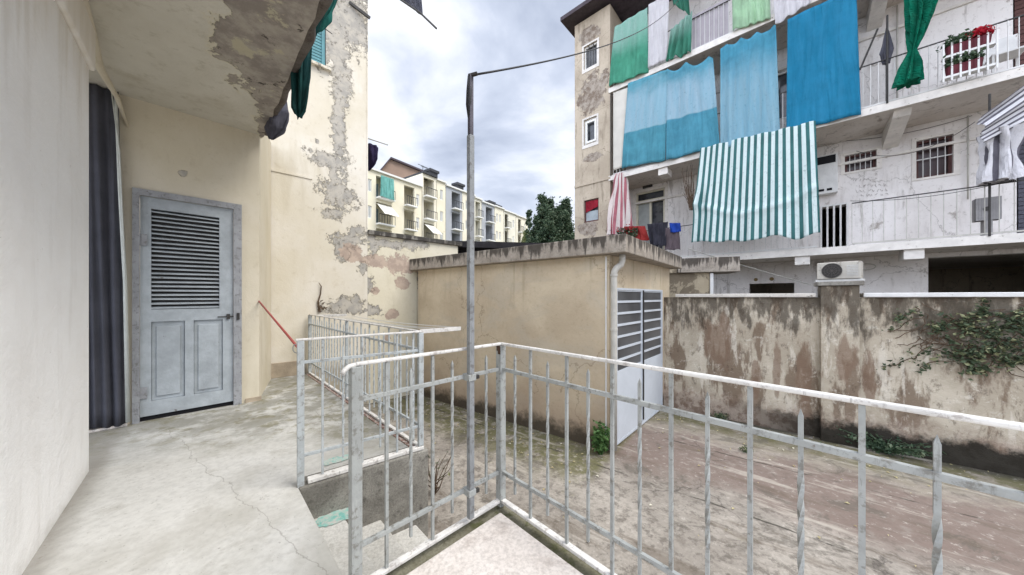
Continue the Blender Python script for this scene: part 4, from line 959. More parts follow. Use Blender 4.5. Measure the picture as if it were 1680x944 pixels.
# cabinet on the wall of balcony 1
a0, a1, z0, z1 = h_box
cb = thing('wall_cabinet', FF.pt((a0+a1)/2, RD, z0), 'white metal cabinet with dark top slot, right of the green striped awning', 'cabinet')
m = MB(); m.fb(FF, a0-.05, a1+.06, RD-.22, RD-.003, z0-.05, z1+.05); m.build('body', M['white_metal'], cb, bevel=.01)
m = MB(); m.fb(FF, a0-.02, a1+.02, RD-.228, RD-.221, z1-.18, z1+.02); m.build('slot', M['dark_gap'], cb)
m = MB(); m.fb(FF, a0+.02, a0+.12, RD-.228, RD-.221, z0+.02, z0+.08); m.fb(FF, a0+.17, a0+.27, RD-.228, RD-.221, z0+.02, z0+.08); m.build('vent', M['dark_gap'], cb)
# meter box
mb_a, mb_b = FF.s_(1601, .3), FF.s_(1644, .3)
mt = thing('meter_box', FF.pt(mb_a, .3, L1), 'grey ribbed box with a dark knob behind the railing at far right', 'box')
m = MB(); zz0, zz1 = FF.z_(1622, 361, .3), FF.z_(1622, 324, .3)
for i in range(9): m.fb(FF, mb_a+(mb_b-mb_a)*i/9, mb_a+(mb_b-mb_a)*(i+.9)/9, .3, .42, zz0, zz1)
m.fb(FF, mb_a, mb_b, .305, .5, zz0-.0, zz1+.002); m.fb(FF, mb_a+.1, mb_b-.1, .31, .49, L1, zz0); m.build('body', simple('grey_box', lin('8e8c8c'), .7), mt)
m = MB(); m.disc(FF.pt((mb_a+mb_b)/2-.02, .299, (zz0+zz1)/2), -Vector((FF.r.x, FF.r.y, 0)), .04, .03); m.build('knob', M['iron'], mt)
# light fixtures/vents: round vents on the ground floor wall
M['vent'] = simple('brass_vent', lin('7d6a45'), .6, .2, 20)
for (px, py, r_, lab) in ((1240, 459, .05, 'left of two round vents above the dark slot behind the yard wall'), (1266, 458, .055, 'right of two round vents above the dark slot behind the yard wall')):
    m = MB(); m.disc(FF.pp(px, py, RD), -Vector((FF.r.x, FF.r.y, 0)), r_, .02, 20, r_*.8); tag(m.build('round_vent', M['vent']), lab, 'vent', 'round vents')
# wall lamps (ring fixtures) under balcony 1
for i, (px, py) in enumerate(((1590, 400), (1678, 398), (1420, 438))):
    c = FF.pp(px, py, RD-.35 if i < 2 else RD-.1); m = MB(); pts = [c+Vector((FF.w.x, FF.w.y, 0))*math.cos(t_)*.17+Vector((0, 0, math.sin(t_)*.075)) for t_ in [6.283*k/24 for k in range(25)]]
    m.sweep(pts, .012, 6); m.sweep([c-Vector((FF.w.x, FF.w.y, 0))*.17, c-Vector((FF.w.x, FF.w.y, 0))*.4-Vector((0, 0, .16))], .008, 5)
    tag(m.build('cable_loop', M['pipe'], smooth=True), ('grey cable loop under the first balcony, left of two', 'grey cable loop under the first balcony at the frame edge', 'grey cable loop beside the air conditioner')[i], 'cable loop')
# wires across the facade
for i, (p, q, dr_p, lab) in enumerate(((FF.pp(1405, 248, 1.3), FF.pp(1600, 200, .3), .35, 'thin wire sagging above the barred windows'),
        (FF.pp(1370, 232, 1.36), FF.pp(1595, 190, 1.36), .12, 'long wire along the wall above the barred windows'),
        (FF.pp(1128, 408, -.3), FF.pp(1340, 470, .8), .02, 'pale diagonal rod below the striped awning'),
        (FF.pp(1395, 330, -.02), FF.pp(1680, 292, -.02), .12, 'clothes line along the lower balcony railing'))):
    m = MB(); m.sweep(sag(p, q, dr_p), .006 if i != 2 else .014, 5); tag(m.build('wire', M['pipe'] if i == 2 else M['iron'], smooth=True), lab, 'wire')
for i, (px, dep, z0_, z1_, lab) in enumerate(((1346, RD-.06, .1, L1-.2, 'grey vertical drain pipe on the ground floor beside the air conditioner'), (1472, RD-.06, L2+.1, L3-.2, 'thin vertical pipe on the wall behind the twisted green cloth'), (1588, RD-.06, L1+1.0, L2-.2, 'thin vertical pipe right of the large barred window'))):
    m = MB(); m.sweep([FF.pt(FF.s_(px, dep), dep, z0_), FF.pt(FF.s_(px, dep), dep, z1_)], .035 if i == 0 else .015, 8); tag(m.build('drain_pipe', M['pipe'], smooth=True), lab, 'pipe')
# posts carrying the awnings
M['thin'] = M['iron']
for i, (px, z0, z1, lab) in enumerate(((1622, L1, L1+2.7, 'dark post behind the grey striped awning'), (1003, L2, L3-.2, 'dark corner rod beside the blue sheets'), (1455, L2, L2+1.9, 'dark rod left of the twisted green cloth'), (1410, L2+.9, L2+1.6, 'short dark awning arm just right of the deepest blue sheet'))):
    m = MB(); m.sweep([FF.pp(px, 300, .02)*Vector((1, 1, 0)).length*0+FF.pt(FF.s_(px), -.04, z0), FF.pt(FF.s_(px)+(.25 if i == 3 else .0), -.04-(.15 if i == 3 else 0), z1)], .018, 6); tag(m.build('awning_post', M['iron']), lab, 'post')

# ------------------------------------------------------------------ cloths on the facade
def hang(name, mat, q, lab, cat, dep=-.10, dep2=None, amp=.05, n=5, seed=0, group=None, sc=0, nx=36, nz=30, swag=0):
    d2 = dep if dep2 is None else dep2
    TL, TR, BL, BR = q
    m, uv = cloth(FF.pp(*TL, dep), FF.pp(*TR, dep), FF.pp(*BL, d2), FF.pp(*BR, d2), nx, nz, amp, n, seed, sc, swag=swag)
    return tag(m.build(name, mat, smooth=True, uvs=uv, solid=.006), lab, cat, group)
pale = lin('9dbccb')
M['blue1'] = fabric('blue_sheet_light', lin('5597a9'), fade=(lin('9fbfcd'), .40, .42, .88))
M['blue2'] = fabric('blue_sheet_light_two', lin('5294a9'), fade=(lin('a3c0ce'), .42, .44, .86))
M['blue3'] = fabric('blue_sheet_pale', lin('4d94ad'), fade=(lin('93b8c7'), .95, .5))
M['blue4'] = fabric('deep_blue_sheet', lin('277ea2'), var=.1)
gb_ = 'blue sheets hung along the second balcony'
hang('blue_sheet', M['blue1'], ((1030, 137), (1096, 113), (1019, 276), (1091, 263)), 'leftmost blue sheet with a pale upper half, beside the stair bay', 'sheet', seed=1, n=3, group=gb_)
hang('blue_sheet', M['blue2'], ((1094, 110), (1170, 90), (1093, 264), (1181, 240)), 'second blue sheet from the left, bleached above a darker lower band', 'sheet', seed=2, n=3, group=gb_, sc=.18)
hang('blue_sheet', M['blue3'], ((1182, 75), (1273, 40), (1182, 245), (1280, 228)), 'third blue sheet from the left, faded pale, ending above the green stripes', 'sheet', seed=3, n=5, group=gb_, amp=.07, sc=.1)
hang('blue_sheet', M['blue4'], ((1292, 32), (1405, -22), (1290, 216), (1413, 188)), 'widest and deepest blue sheet, the rightmost one', 'sheet', seed=4, n=2, group=gb_, amp=.04, nx=40)
# white strip panel left of the sheets
_wp = hang('side_panel', simple('white_panel', lin('c9c5bb'), .8, .06, 3), ((1006, 152), (1030, 144), (1006, 280), (1021, 275)), 'narrow off-white panel at the left end of the second balcony', None, seed=0, n=1, amp=.01, dep=.02)
_wp.parent = bl; _wp.location = WO[_wp.name]-WO[bl.name]; _wp.location.z = WO[_wp.name].z-WO[bl.name].z
M['green1'] = fabric('green_sheet', lin('4f9a80'), fade=(lin('9cc0b5'), .35, .85))
M['green2'] = fabric('green_sheet_dark', lin('44846f'), fade=(lin('9dbfb4'), .4, 1.0))
M['palegreen'] = fabric('pale_green_cloth', lin('a9cba9'))
M['whitec'] = fabric('white_cloth', lin('d6d3d6'), var=.05)
M['deepgreen'] = fabric('deep_green_cloth', lin('0c6a52'), var=.4)
hang('green_sheet', M['green1'], ((1008, 45), (1062, 12), (998, 142), (1063, 118)), 'sea-green sheet hanging on the top balcony next to the stair bay', 'sheet', seed=5, n=3, amp=.07)
hang('white_sheet', M['whitec'], ((1064, 8), (1098, -12), (1063, 112), (1093, 98)), 'white sheet right of the sea-green one on the top balcony', 'sheet', seed=6, n=3, amp=.04)
hang('green_sheet', M['green2'], ((1101, 48), (1136, 18), (1092, 100), (1133, 86)), 'crumpled green cloth on the top balcony, below the cable', 'sheet', seed=7, n=4, amp=.1)
hang('green_sheet', M['green2'], ((1098, -30), (1128, -40), (1104, 8), (1131, 22)), 'dark green cloth corner above the crumpled green cloth', 'sheet', seed=8, n=3, amp=.1)
hang('pale_green_cloth', M['palegreen'], ((1200, -40), (1262, -60), (1202, 50), (1264, 30)), 'pale green cloth over the top balcony railing', 'cloth', seed=9, n=5, amp=.06)
hang('white_cloth', M['whitec'], ((1266, -50), (1335, -80), (1272, 42), (1330, 4)), 'white cloth right of the pale green one on the top balcony', 'cloth', seed=10, n=3, amp=.05)
m, uv = bunch([FF.pp(1513, -60, -.2), FF.pp(1511, 0, -.2), FF.pp(1508, 30, -.2), FF.pp(1502, 62, -.2), FF.pp(1497, 84, -.2), FF.pp(1494, 105, -.2), FF.pp(1490, 138, -.2)], [.19, .17, .13, .09, .05, .12, .16], 8, .4, 3, twist=6, n=60, steps=44)
tag(m.build('twisted_awning', M['deepgreen'], uvs=uv), 'deep green awning twisted and tied into a hanging bundle', 'awning')
# green and white striped awning
M['stripe'] = fabric('green_white_stripes', lin('44706f'), lin('d5e2e0'), stripes=17, duty=.46, trans=.2)
hang('striped_awning', M['stripe'], ((1149, 243), (1338, 198), (1134, 400), (1346, 385)), 'large green and white striped awning tied at its left edge', 'awning', dep=-.15, dep2=-.45, amp=.13, n=5, seed=11, nx=110, nz=70, swag=.07)
# red and white striped curtain
M['redstripe'] = fabric('red_white_stripes', lin('b5727a'), lin('e3d8d2'), stripes=12, duty=.4, trans=.15)
m, uv = bunch([FF.pp(1019, 285, .0), FF.pp(1018, 310, .0), FF.pp(1017, 345, .0), FF.pp(1016, 386, .0)], [.16, .24, .34, .40], 8, .22, 2, n=64, flat=.5)
tag(m.build('striped_curtain', M['redstripe'], uvs=uv), 'red and white striped curtain gathered beside the stair bay', 'curtain')
# laundry
rk = fabric('red_blanket', lin('8f2f2c'), trans=0); dk = fabric('black_clothes', lin('35343c'), trans=0, var=.3); gk = fabric('brown_grey_cloth', lin('5f5458'), trans=0); bk_ = fabric('blue_cloth', lin('24449a'), trans=0)
hang('laundry', rk, ((1020, 372), (1058, 371), (1020, 396), (1066, 394)), 'dark red blanket hanging over the lowest balcony railing', 'laundry', dep=-.12, n=3, seed=2)
hang('laundry', dk, ((1062, 368), (1096, 364), (1067, 402), (1093, 404)), 'black clothes drying next to the red blanket', 'laundry', dep=-.14, n=3, seed=3, amp=.08)
hang('laundry', gk, ((1092, 374), (1114, 378), (1090, 410), (1116, 410)), 'brown-grey cloth drying below the blue one', 'laundry', dep=-.16, n=2, seed=4)
hang('laundry', bk_, ((1098, 366), (1116, 366), (1100, 382), (1117, 380)), 'small bright blue cloth on the lowest balcony rail', 'laundry', dep=-.2, n=2, seed=5)
m = MB()
for i in range(22):
    p0 = FF.pp(1134+rnd.uniform(-3, 3), 345, -.05); p1 = FF.pp(1122+rnd.uniform(-4, 18), rnd.uniform(262, 320), .25); m.sweep([p0, p0.lerp(p1, .5)+Vector((rnd.uniform(-.08, .08), 0, .05)), p1], [.012, .009, .004], 4)
tag(m.build('dry_branches', M['twig']), 'bundle of dry branches left of the large green striped awning', 'branches')
fl_ = thing('potted_plant', FF.pt(FF.s_(1022), -.05, L1), 'dark leafy potted plants with red blooms at the foot of the red striped curtain', 'plant')
m = MB(); lf = MB(); c = FF.pt(FF.s_(1022), .1, L1); m.sweep([c, c+Vector((0, 0, .5))], [.14, .18], 12); m.build('pot', M['pot'], fl_)
for _ in range(420): lf.leaf(FF.pp(rnd.uniform(1000, 1046), rnd.uniform(374, 388), -.15+rnd.gauss(0, .05)), .09)
lf.build('leaves', M['leaf_dark'], fl_); lf = MB()
for _ in range(60): lf.leaf(FF.pp(rnd.choice((1003, 1012, 1028, 1038))+rnd.gauss(0, 2.5), rnd.gauss(376, 3), -.25), .07)
lf.build('blooms', M['petal'], fl_)
# striped grey awning at far right
M['gstripe'] = fabric('grey_white_stripes', lin('6b6870'), lin('dcdadd'), stripes=7, duty=.4, trans=.1)
hang('striped_awning', M['gstripe'], ((1740, 95), (1740, 170), (1610, 192), (1612, 236)), 'rolled grey and white striped awning at the right edge', 'awning', dep=-.1, dep2=-.5, amp=.08, n=2, seed=3)
m, uv = bunch([FF.pp(1640, 215, -.2), FF.pp(1640, 250, -.15), FF.pp(1638, 298, -.1)], [.2, .16, .2], 6, .3, 3, n=50)
tag(m.build('striped_cloth', M['gstripe'], uvs=uv), 'hanging grey striped awning end behind the dark post at far right', 'cloth')
# planter with red flowers on balcony 2
pf = thing('flower_stand', FF.pt(FF.s_(1590, -.1), -.1, L2), 'two-tier white planter of dark red flowers on the second balcony', 'planter')
m = MB(); fa, fb_ = FF.s_(1545, -.1), FF.s_(1632, -.1)
for z in (L2+.12, L2+.52): m.fb(FF, fa, fb_, -.2, -.05, z, z+.04)
for i in range(7): a = fa+(fb_-fa)*i/6; m.fb(FF, a-.012, a+.012, -.21, -.19, L2+.05, L2+.8)
m.build('rack', M['white_metal'], pf)
for z in (L2+.165, L2+.565):
    for i in range(5 if z > L2+.5 else 4):
        c = FF.pt(fa+.12+(fb_-fa-.2)*i/4.5, -.125, z); m = MB(); m.sweep([c, c+Vector((0, 0, .17))], [.07, .09], 12); p_ = m.build('pot', M['pot'], pf)
        m = MB(); red = z > L2+.5 and i > 2
        for _ in range(240): m.leaf(c+Vector((rnd.gauss(0, .05), rnd.gauss(0, .05), .2+abs(rnd.gauss(0, .06)))), .07)
        m.build('flowers', M['petal'] if red else M['leaf_dark'], p_)
# white chair on balcony 2
ch = thing('balcony_chair', FF.pt(FF.s_(1655, .1), .1, L2), 'white chair with a dark frame standing beside the planter', 'chair')
a = FF.s_(1653, .2); m = MB(); m.fb(FF, a-.2, a+.2, .1, .5, L2+.42, L2+.46); m.build('seat', M['white_metal'], ch, bevel=.01)
m = MB(); m.fb(FF, a-.2, a+.2, .5, .53, L2+.47, L2+.9); m.build('backrest', M['white_metal'], ch, bevel=.01)
for (sx, sy) in ((-.18, .12), (.18, .12), (-.18, .48), (.18, .48)):
    m = MB(); m.fb(FF, a+sx-.015, a+sx+.015, sy-.015, sy+.015, L2+.001, L2+.42); m.build('leg', M['white_metal'], ch)
# closed parasol on balcony 2
m = MB(); c = FF.pt(FF.s_(1455, .15), .15, L2)
um = thing('closed_parasol', c, 'closed grey parasol standing against the second balcony railing', 'parasol')
m.sweep([c, c+Vector((0, 0, 1.7))], .02, 8); m.build('pole', M['iron'], um)
m, uv = bunch([c+Vector((0, 0, .95)), c+Vector((0, 0, 1.2)), c+Vector((0, 0, 1.75))], [.05, .09, .012], 5, .2, 1); m.build('canopy', M['rag_grey'], um, uvs=uv)
# air conditioner
ac = thing('air_conditioner', FW.pt(FW.s_(1375, .5), .5, 2.2), 'white air conditioner outdoor unit with a round dark fan, above the wall pilaster', 'air conditioner')
fa_ = Frame(at(1340, 0, 5.35)[:2], at(1412, 0, 4.95)[:2]); aL = fa_.L; z0 = fa_.z_(1375, 458); z1 = fa_.z_(1375, 430)
m = MB(); m.fb(fa_, 0, aL, .0, .28, z0, z1); m.build('body', simple('aged_plastic', lin('b5b0a6'), .6, .1, 6, dirt=(lin('80786d'), .56)), ac, bevel=.012)
m = MB(); cc = fa_.pt(aL*.36, -.003, (z0+z1)/2); m.disc(cc, -Vector((fa_.r.x, fa_.r.y, 0)), (z1-z0)*.44, .006, 28); fan = m.build('fan_recess', M['iron'], ac)
m = MB()
for i in range(12):
    t_ = 6.283*i/12; m.bar(cc-Vector((fa_.r.x, fa_.r.y, 0))*.012, cc-Vector((fa_.r.x, fa_.r.y, 0))*.012+(Vector((fa_.w.x, fa_.w.y, 0))*math.cos(t_)+Vector((0, 0, math.sin(t_))))*(z1-z0)*.42, .004)
for r_ in (.2, .32, .42):
    m.sweep([cc-Vector((fa_.r.x, fa_.r.y, 0))*.012+(Vector((fa_.w.x, fa_.w.y, 0))*math.cos(t_)+Vector((0, 0, math.sin(t_))))*(z1-z0)*r_ for t_ in [6.283*k/28 for k in range(29)]], .003, 4)
m.build('fan_grille', simple('grille', lin('55504c'), .6), fan)
m = MB()
for i in range(7): m.fb(fa_, aL*.7, aL*.95, -.004, .0, z0+.05+i*(z1-z0-.1)/7, z0+.05+i*(z1-z0-.1)/7+.012)
m.build('side_grille', simple('ac_slats', lin('b9b9b6'), .5), ac)
m = MB(); m.fb(fa_, -.02, aL+.02, .02, .26, z0-.035, z0-.002); m.build('bracket', M['white_metal'], ac)
m = MB(); m.fb(fa_, .1, .14, .22, .5, z0-.4, z0-.036); m.fb(fa_, aL-.14, aL-.1, .22, .5, z0-.4, z0-.036); m.fb(fa_, .0, aL, .5, 2.4, z0-.40, z0-.34); m.build('support', M['iron'], ac)

# ------------------------------------------------------------------ far apartment row
def Dr(px): return 1/(4.5e-5*(1214-px))
def rp(px): d = Dr(px); return Vector(((px-840)/FPX*d, d))
FA = Frame(rp(560), rp(860))
yel = simple('yellow_render', lin('e1dac3'), .95, .06, .4, dirt=(lin('bfae80'), .62)); pal = simple('pale_render', lin('dcd8c8'), .95, .05, .4, dirt=(lin('b8b19c'), .62))
gry = simple('blue_grey_render', lin('a9acb0'), .9, .06, .4); brn = simple('brown_gable_render', lin('8f7a6c'), .95, .08, .6); crm = simple('cream_render', lin('dfd9c6'), .95, .06, .4)
wht = simple('far_white', lin('dcdcd8'), .8, .04, 1); gla = simple('far_glass', lin('6f8790'), .3, .2, .8, 0, .5, bump=0); drk = simple('far_dark', lin('3c3d40'), .8, .2, 1)
tealf = fabric('far_teal', lin('6fa79f'), trans=0)
def block(label, px0, px1, py0, wall, win=(), loggia=(), tall=0, roofm=None, depth=9, dep0=0):
    a0, a1 = FA.s_(px0, dep0), FA.s_(px1, dep0); zt = FA.z_(px0, py0, dep0)
    t = thing('apartment_block', FA.pt((a0+a1)/2, dep0, 0), label, 'building', 'far row of apartment blocks')
    holes = []
    wr = []
    for (p0, p1) in win:
        for k in range(4): z = zt-1.1-k*3.05; h = (FA.s_(p0, dep0), FA.s_(p1, dep0), z-1.45, z); holes.append(h); wr.append(h)
    lg = []
    for (p0, p1) in loggia:
        for k in range(4): z = zt-.45-k*3.05; h = (FA.s_(p0, dep0), FA.s_(p1, dep0), z-2.5, z); holes.append(h); lg.append((h, k))
    m = MB(); m.wall(FA, a0+.01, a1-.01, 0, zt, dep0, dep0+.3, holes); m.build('wall', wall, t)
    m = MB(); m.fb(FA, a0+.01, a1-.01, dep0+1.8, dep0+depth, 0, zt-.01); m.fb(FA, a0+.01, a0+.3, dep0+.31, dep0+1.79, 0, zt-.01); m.fb(FA, a1-.3, a1-.01, dep0+.31, dep0+1.79, 0, zt-.01); m.build('wall', wall, t)
    m = MB(); m.fb(FA, a0-.05, a1+.0, dep0-.25, dep0+depth, zt+.002, zt+.22); m.build('roof', roofm or wht, t)
    for h in wr:
        m = MB(); m.wall(FA, h[0], h[1], h[2], h[3], dep0+.08, dep0+.16, [(h[0]+.12, (h[0]+h[1])/2-.06, h[2]+.12, h[3]-.12), ((h[0]+h[1])/2+.06, h[1]-.12, h[2]+.12, h[3]-.12)]); w_ = m.build('window', wht, t)
        m = MB(); m.fb(FA, h[0], h[1], dep0+.18, dep0+.2, h[2], h[3]); m.build('pane', gla, w_)
    for h, k in lg:
        m = MB(); m.fb(FA, h[0]-.02, h[1]+.02, dep0-.7, dep0+1.6, h[2]-.18, h[2]-.0); b_ = m.build('balcony', wht, t)
        m = MB(); n = max(4, int((h[1]-h[0])/.3))
        for i in range(n+1): a = h[0]+(h[1]-h[0])*i/n; m.fb(FA, a-.02, a+.02, dep0-.68, dep0-.64, h[2], h[2]+1.0)
        m.fb(FA, h[0], h[1], dep0-.70, dep0-.62, h[2]+1.0, h[2]+1.06); m.build('railing', drk, b_)
        m = MB(); m.fb(FA, h[0]+.3, (h[0]+h[1])/2+.3, dep0+1.70, dep0+1.78, h[2], h[2]+2.2); m.build('balcony_door', gla, b_)
    return t, lg
AW = {}
def awn(h, col_, lab, out=1.6, drop=1.4, cat='awning'):
    a0, a1, z0, z1 = h; m, uv = cloth(FA.pt(a0+.1, -.05, z1-.2), FA.pt(a1-.1, -.05, z1-.2), FA.pt(a0+.1, -.05-out, z1-.2-drop), FA.pt(a1-.1, -.05-out, z1-.2-drop), 12, 6, .03, 3, 1)
    tag(m.build('awning', col_, uvs=uv, solid=.03), lab, cat)
wc = simple('white_awning', lin('dcdad2'), .9, .04, 1)
t1, l1_ = block('nearest yellow apartment block with a flat white roof edge in the far row', 560, 692, 262, yel, win=((602, 610), (570, 580), (683, 688)), loggia=((617, 643), (663, 680)))
t2, l2_ = block('apartment block with open balconies next to the yellow one', 693, 716, 284, crm, loggia=((695, 712),), roofm=drk)
t3, _ = block('narrow yellow tower block right of the open balconies', 716.5, 731, 296, yel, win=((722, 727),))
t4, l4_ = block('blue-grey apartment block with glazed balconies left of the tall pole', 731.5, 758, 305, gry, loggia=((741, 755),))
t5, _ = block('cream block directly behind the tall pole', 758.5, 778, 315, crm, win=((764, 769),))
t6, l6_ = block('white block with a lowered awning just right of the tall pole', 778.5, 790, 325, pal, loggia=((780, 788),))
t7, l7_ = block('grey-blue block with dark drainpipe in the far row', 790.5, 811, 332, gry, loggia=((797, 808),))
t8, _ = block('cream block with paired windows in the far row', 811.5, 826, 339, crm, win=((814, 817), (819, 822)))
t9, _ = block('pale block near the far end of the row', 826.5, 846, 346, pal, win=((841, 843.5),), loggia=((828, 834),))
t10, _ = block('farthest small yellowish block, next to the trees', 846.5, 866, 354, crm, win=((860, 862),), loggia=((850, 855),))
awn(l1_[1][0], wc, 'white awning let down on the yellow block, below the teal curtain'); awn(l2_[2][0], wc, 'white awning on the block with open balconies', 1.8)
awn(l6_[2][0], wc, 'tiny white awning just right of the tall pole', 2.0)
a0, a1, z0, z1 = l1_[0][0]
m, uv = cloth(FA.pt(a0+.1, -.8, z1-.1), FA.pt(a1-.3, -.8, z1-.1), FA.pt(a0, -.8, z0), FA.pt(a1-.2, -.8, z0-.1), 30, 10, .15, 7, 3); tag(m.build('teal_curtain', tealf, uvs=uv), 'teal curtain screening the top balcony of the yellow block', 'curtain')
a0, a1, z0, z1 = l1_[6][0] if len(l1_) > 6 else l1_[1][0]
m, uv = cloth(FA.pt(a0+.1, -.8, z1-.3), FA.pt(a1-.1, -.8, z1-.3), FA.pt(a0, -.8, z0), FA.pt(a1-.0, -.8, z0), 30, 8, .12, 7, 5); tag(m.build('pale_curtain', wc, uvs=uv), 'pale curtain screening a lower balcony of the yellow block', 'curtain')
# brown gable behind the yellow block
gb = thing('gabled_house', FA.pt(6, 8, 0), 'brown rendered gable house rising behind the yellow apartment block', 'building')
p = [at(617, 291, 40), at(637, 263, 43), at(700, 286, 47), at(700, 322, 47), at(617, 322, 40)]
zb = 5; q0, q1, q2 = at(612, 296, 53), at(640, 262, 55), at(702, 287, 61)
m = MB(); b = [Vector((v.x, v.y, zb)) for v in (q0, q1, q2)]; off = Vector((-6, 8, 0))
m.v = b[:1]+[q0, q1, q2]+b[2:]; m.v = [b[0], b[2], q2, q1, q0]; m.v += [v+off for v in m.v]
m.f = [(0, 1, 2, 3, 4), (9, 8, 7, 6, 5), (0, 5, 6, 1), (1, 6, 7, 2), (2, 7, 8, 3), (3, 8, 9, 4), (4, 9, 5, 0)]; m.build('wall', brn, gb)
m = MB(); u_ = Vector((0, 0, .3)); nrm_ = Vector((.3, -.4, 0))
for s0, s1_ in ((q0+(q0-q1)*.05, q1), (q1, q2+(q2-q1)*.04)):
    m.hexa([s0+nrm_, s1_+nrm_, s1_+off, s0+off, s0+nrm_+u_, s1_+nrm_+u_, s1_+off+u_, s0+off+u_])
m.build('roof', M['roof'], gb)
# chimneys and aerials of the row
for i, (px, py, dep, sz) in enumerate(((712, 283, 3, 1.2), (755.5, 305, 3, 1.2), (807, 334, 3, 1.3), (818, 340, 3, 1.2), (840, 353, 3, 1.3))):
    a = FA.s_(px, dep); z = FA.z_(px, py, dep); m = MB(); m.fb(FA, a-sz*.6, a+sz*.6, dep, dep+1, z-1.9, z); m.fb(FA, a-sz*.75, a+sz*.75, dep-.2, dep+1.2, z+.001, z+.35)
    par = (t2, t4, t7, t8, t9)[i]; m.build('chimney', drk, par)
for i, (px, py, dep) in enumerate(((694, 272, 4), (800, 330, 4))):
    a = FA.s_(px, dep); z = FA.z_(px, py, dep); m = MB(); m.fb(FA, a-.03, a+.03, dep, dep+.06, z-2.6, z); m.fb(FA, a-.9, a+.9, dep, dep+.05, z-.1, z-.04); m.fb(FA, a-.5, a+.9, dep-.2, dep-.15, z-.3, z-.25)
    m.build('aerial', drk, (t2, t6)[i])
# dark flag-like cloth and rod seen past the tall wall's corner
t = thing('clothes_pole', at(600, 235, 6.6), 'grey rod with a dark cloth sticking out past the tall wall corner', 'rod')
m = MB(); m.sweep([at(596, 225, 6.6), at(636, 238, 6.4)], .012, 6); m.build('rod', M['pipe'], t)
m, uv = bunch([at(611, 240, 6.5), at(611, 255, 6.5), at(610, 268, 6.5), at(605, 280, 6.5)], [.10, .10, .07, .02], 5, .2, 2); m.build('cloth', fabric('very_dark_cloth', lin('2b2440'), trans=0), t, uvs=uv)

# ------------------------------------------------------------------ trees
def spire_tree(label, base, spires, mat, nleaf, size, group=None):
    t = thing('tree', (base[0], base[1], 0), label, 'tree', group)
    m = MB(); m.sweep([(base[0], base[1], 0), (base[0]+.1, base[1], 1.6), (base[0], base[1]+.1, 3.4)], [.28, .2, .12], 9)
    lf = MB()
    for (x, y, z0, z1, r) in spires:
        c0 = Vector((base[0]+x, base[1]+y, z0)); m.sweep([(base[0], base[1], 1.8), c0, (c0.x, c0.y, z1-.3)], [.12, .07, .02], 6)
        n = int(nleaf*(z1-z0)*r*(.6+r))
        clumps = [(rnd.random()**.8, rnd.random()*6.283, rnd.random()**.5) for _ in range(60)]
        for _ in range(n):
            tt, an, rr = clumps[rnd.randrange(60)]
            prof = math.sin(min(1, (1-tt)*1.25+.06)*1.6)**.7 if tt > .2 else .75+tt
            q = r*prof*rr; cc = Vector((c0.x+math.cos(an)*q, c0.y+math.sin(an)*q, z0+(z1-z0)*tt))
            cc += Vector((rnd.gauss(0, .16), rnd.gauss(0, .16), rnd.gauss(0, .2)))*min(1, r)
            lf.leaf(cc, size)
    m.build('trunk', M['bark'], t, smooth=True); lf.build('crown', mat, t); return t
by = 24.0
def zz(py, d=by): return CH+(HZ-py)/FPX*d
X = lambda px: (px-903)/FPX*by
spire_tree('dark evergreen tree with several pointed tops behind the garage', ((903-840)/FPX*by, by),
    [(X(889), 0, 2.2, zz(322), .75), (X(903), .6, 2.0, zz(326), .8), (X(915), .2, 2.2, zz(342), .7), (X(929), .4, 2.0, zz(328), .75), (X(900), -.7, 1.5, zz(348), 1.1), (X(922), -.6, 1.5, zz(352), 1.1), (X(880), -.2, 1.5, zz(362), .8)],
    M['leaf_dark'], 1150, .17)
spire_tree('thin dark conifer at the left side of the evergreen tree', ((868-840)/FPX*26, 26), [(0, 0, 1.5, zz(347, 26), .42)], M['leaf_dark'], 1500, .16)
spire_tree('low pale green bushy tree where the far row ends', ((866-840)/FPX*30, 30), [(0, 0, 1.0, zz(382, 30), 1.0), (.9, 0, 1.0, zz(388, 30), .9)], M['leaf_pale'], 700, .2)

# ------------------------------------------------------------------ plants in the yard
def weed(label, pos, n, h, r, mat, size, name='weed'):
    t = thing(name, pos, label, 'plant'); m = MB(); lf = MB(); pos = Vector(pos)
    for i in range(n):
        an = rnd.random()*6.283; tip = pos+Vector((math.cos(an)*r*rnd.random(), math.sin(an)*r*rnd.random(), h*(.5+.5*rnd.random())))
        md = pos.lerp(tip, .5)+Vector((0, 0, .04)); m.sweep([pos+Vector((math.cos(an)*.02, math.sin(an)*.02, 0)), md, tip], [.006, .004, .002], 4)
        for k in range(9):
            f = .25+.75*k/8; q = pos.lerp(tip, f); lf.leaf(q+Vector((rnd.gauss(0, .025), rnd.gauss(0, .025), rnd.gauss(0, .02))), size)
    m.build('stem', M['twig'] if mat is M['twig'] else mat, t); lf.build('leaves', mat, t); return t
p = FG.pt(GL-.07, -.13, 0); weed('bright green weed growing at the foot of the garage downpipe', p, 34, .42, .17, M['leaf_green'], .065)
p = FW.pt(FW.s_(1450, -.1), -.1, 0); weed('dark green weeds along the foot of the stained wall', p, 50, .26, .55, M['leaf_dark'], .05)
p = FW.pt(FW.s_(1180), -.06, 0); weed('low weed at the base of the wall next to the garage doors', p, 16, .10, .22, M['leaf_ivy'], .04)
for (px_w, py_w, n_w, r_w, lab_w) in ((1225, 742, 9, .10, 'tiny weed sprouting from a crack in the middle of the yard'), (930, 716, 8, .09, 'tiny weed at the foot of the garage side wall'), (1330, 735, 10, .16, 'flat weed patch in front of the pilaster of the stained wall')):
    d_w = CH*FPX/(py_w-HZ); p = Vector(((px_w-840)/FPX*d_w, d_w, 0)); weed(lab_w, p, n_w, .07, r_w, M['leaf_ivy'], .03)
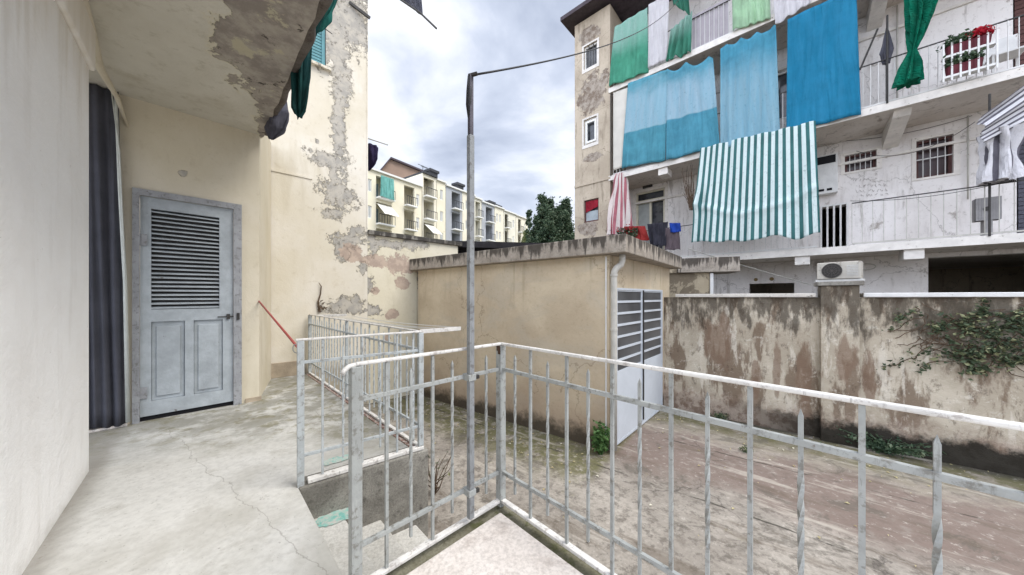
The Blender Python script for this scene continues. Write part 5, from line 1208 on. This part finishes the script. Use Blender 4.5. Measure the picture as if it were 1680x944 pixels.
# dead shrub
p = at(712, 800, 3.3); p.z = 0
t = thing('dry_shrub', p, 'leafless dark twiggy shrub standing in the yard by the retaining wall', 'plant'); m = MB(); lf = MB()
for i in range(16):
    q = Vector(p); pts = [q.copy()]; d_ = Vector((rnd.gauss(0, .3), rnd.gauss(0, .3), 1)).normalized()
    for k in range(5): d_ = (d_+Vector((rnd.gauss(0, .3), rnd.gauss(0, .3), .1))).normalized(); q = q+d_*.085; pts.append(q.copy())
    m.sweep(pts, [.007, .006, .005, .004, .003, .002], 5); lf.leaf(q, .035); lf.leaf(pts[3], .03)
m.build('stems', M['twig'], t); lf.build('leaves', M['leaf_ivy'], t)
# ivy on the stained wall
t = thing('ivy', FW.pt(FW.s_(1600), -.03, .9), 'straggling ivy with dark and pale leaves covering the right part of the stained wall', 'plant')
m = MB(); lf = MB()
for i in range(58):
    a = FW.s_(rnd.uniform(1490, 1730)); z = rnd.uniform(1.3, 2.0); pts = [FW.pt(a, -.02, z)]
    da = rnd.uniform(-1, 1)
    for k in range(8):
        da = da*.8+rnd.gauss(0, .5); a += .055*da; z -= rnd.uniform(-.01, .06); pts.append(FW.pt(a, -.02-.02*rnd.random(), z))
        if k > 1 and mn.noise(Vector((a*2.2, z*3, 2))) > -.25:
            for _ in range(7): lf.leaf(pts[-1]+Vector((rnd.gauss(0, .04), rnd.gauss(0, .012)-.012, rnd.gauss(0, .035))), rnd.choice((.035, .048, .06)))
    m.sweep(pts, .005, 4)
m.build('stems', M['twig'], t); lf.build('leaves', M['leaf_ivy'], t)
# fallen leaves on the yard
m = MB()
def scatter(n, f):
    k = 0
    while k < n:
        p = f()
        if p is None: continue
        a = rnd.random()*6.28; l = rnd.uniform(.008, .024); b = len(m.v); dx, dy = math.cos(a)*l, math.sin(a)*l
        z = .006+rnd.random()*.004
        m.v += [Vector((p[0]-dx, p[1]-dy, z)), Vector((p[0]+dy*.6, p[1]-dx*.6, z+.008)), Vector((p[0]+dx, p[1]+dy, z+.002)), Vector((p[0]-dy*.6, p[1]+dx*.6, z+.01))]; m.f.append((b, b+1, b+2, b+3)); k += 1
def fw(): q = FW.pt(rnd.uniform(0, 5), -abs(rnd.gauss(0, .75))-.05, 0); return q
scatter(120, fw)
scatter(70, lambda: FG.pt(rnd.uniform(.5, 4), -abs(rnd.gauss(0, .5))-.05, 0))
scatter(30, lambda: (rnd.uniform(.2, 4.5), rnd.uniform(2.3, 4.5)) )
m.f and tag(m.build('fallen_leaves', M['litter']), 'small pale yellow fallen leaves scattered over the concrete yard', 'leaves', kind='stuff')
print('objects', len(bpy.data.objects))
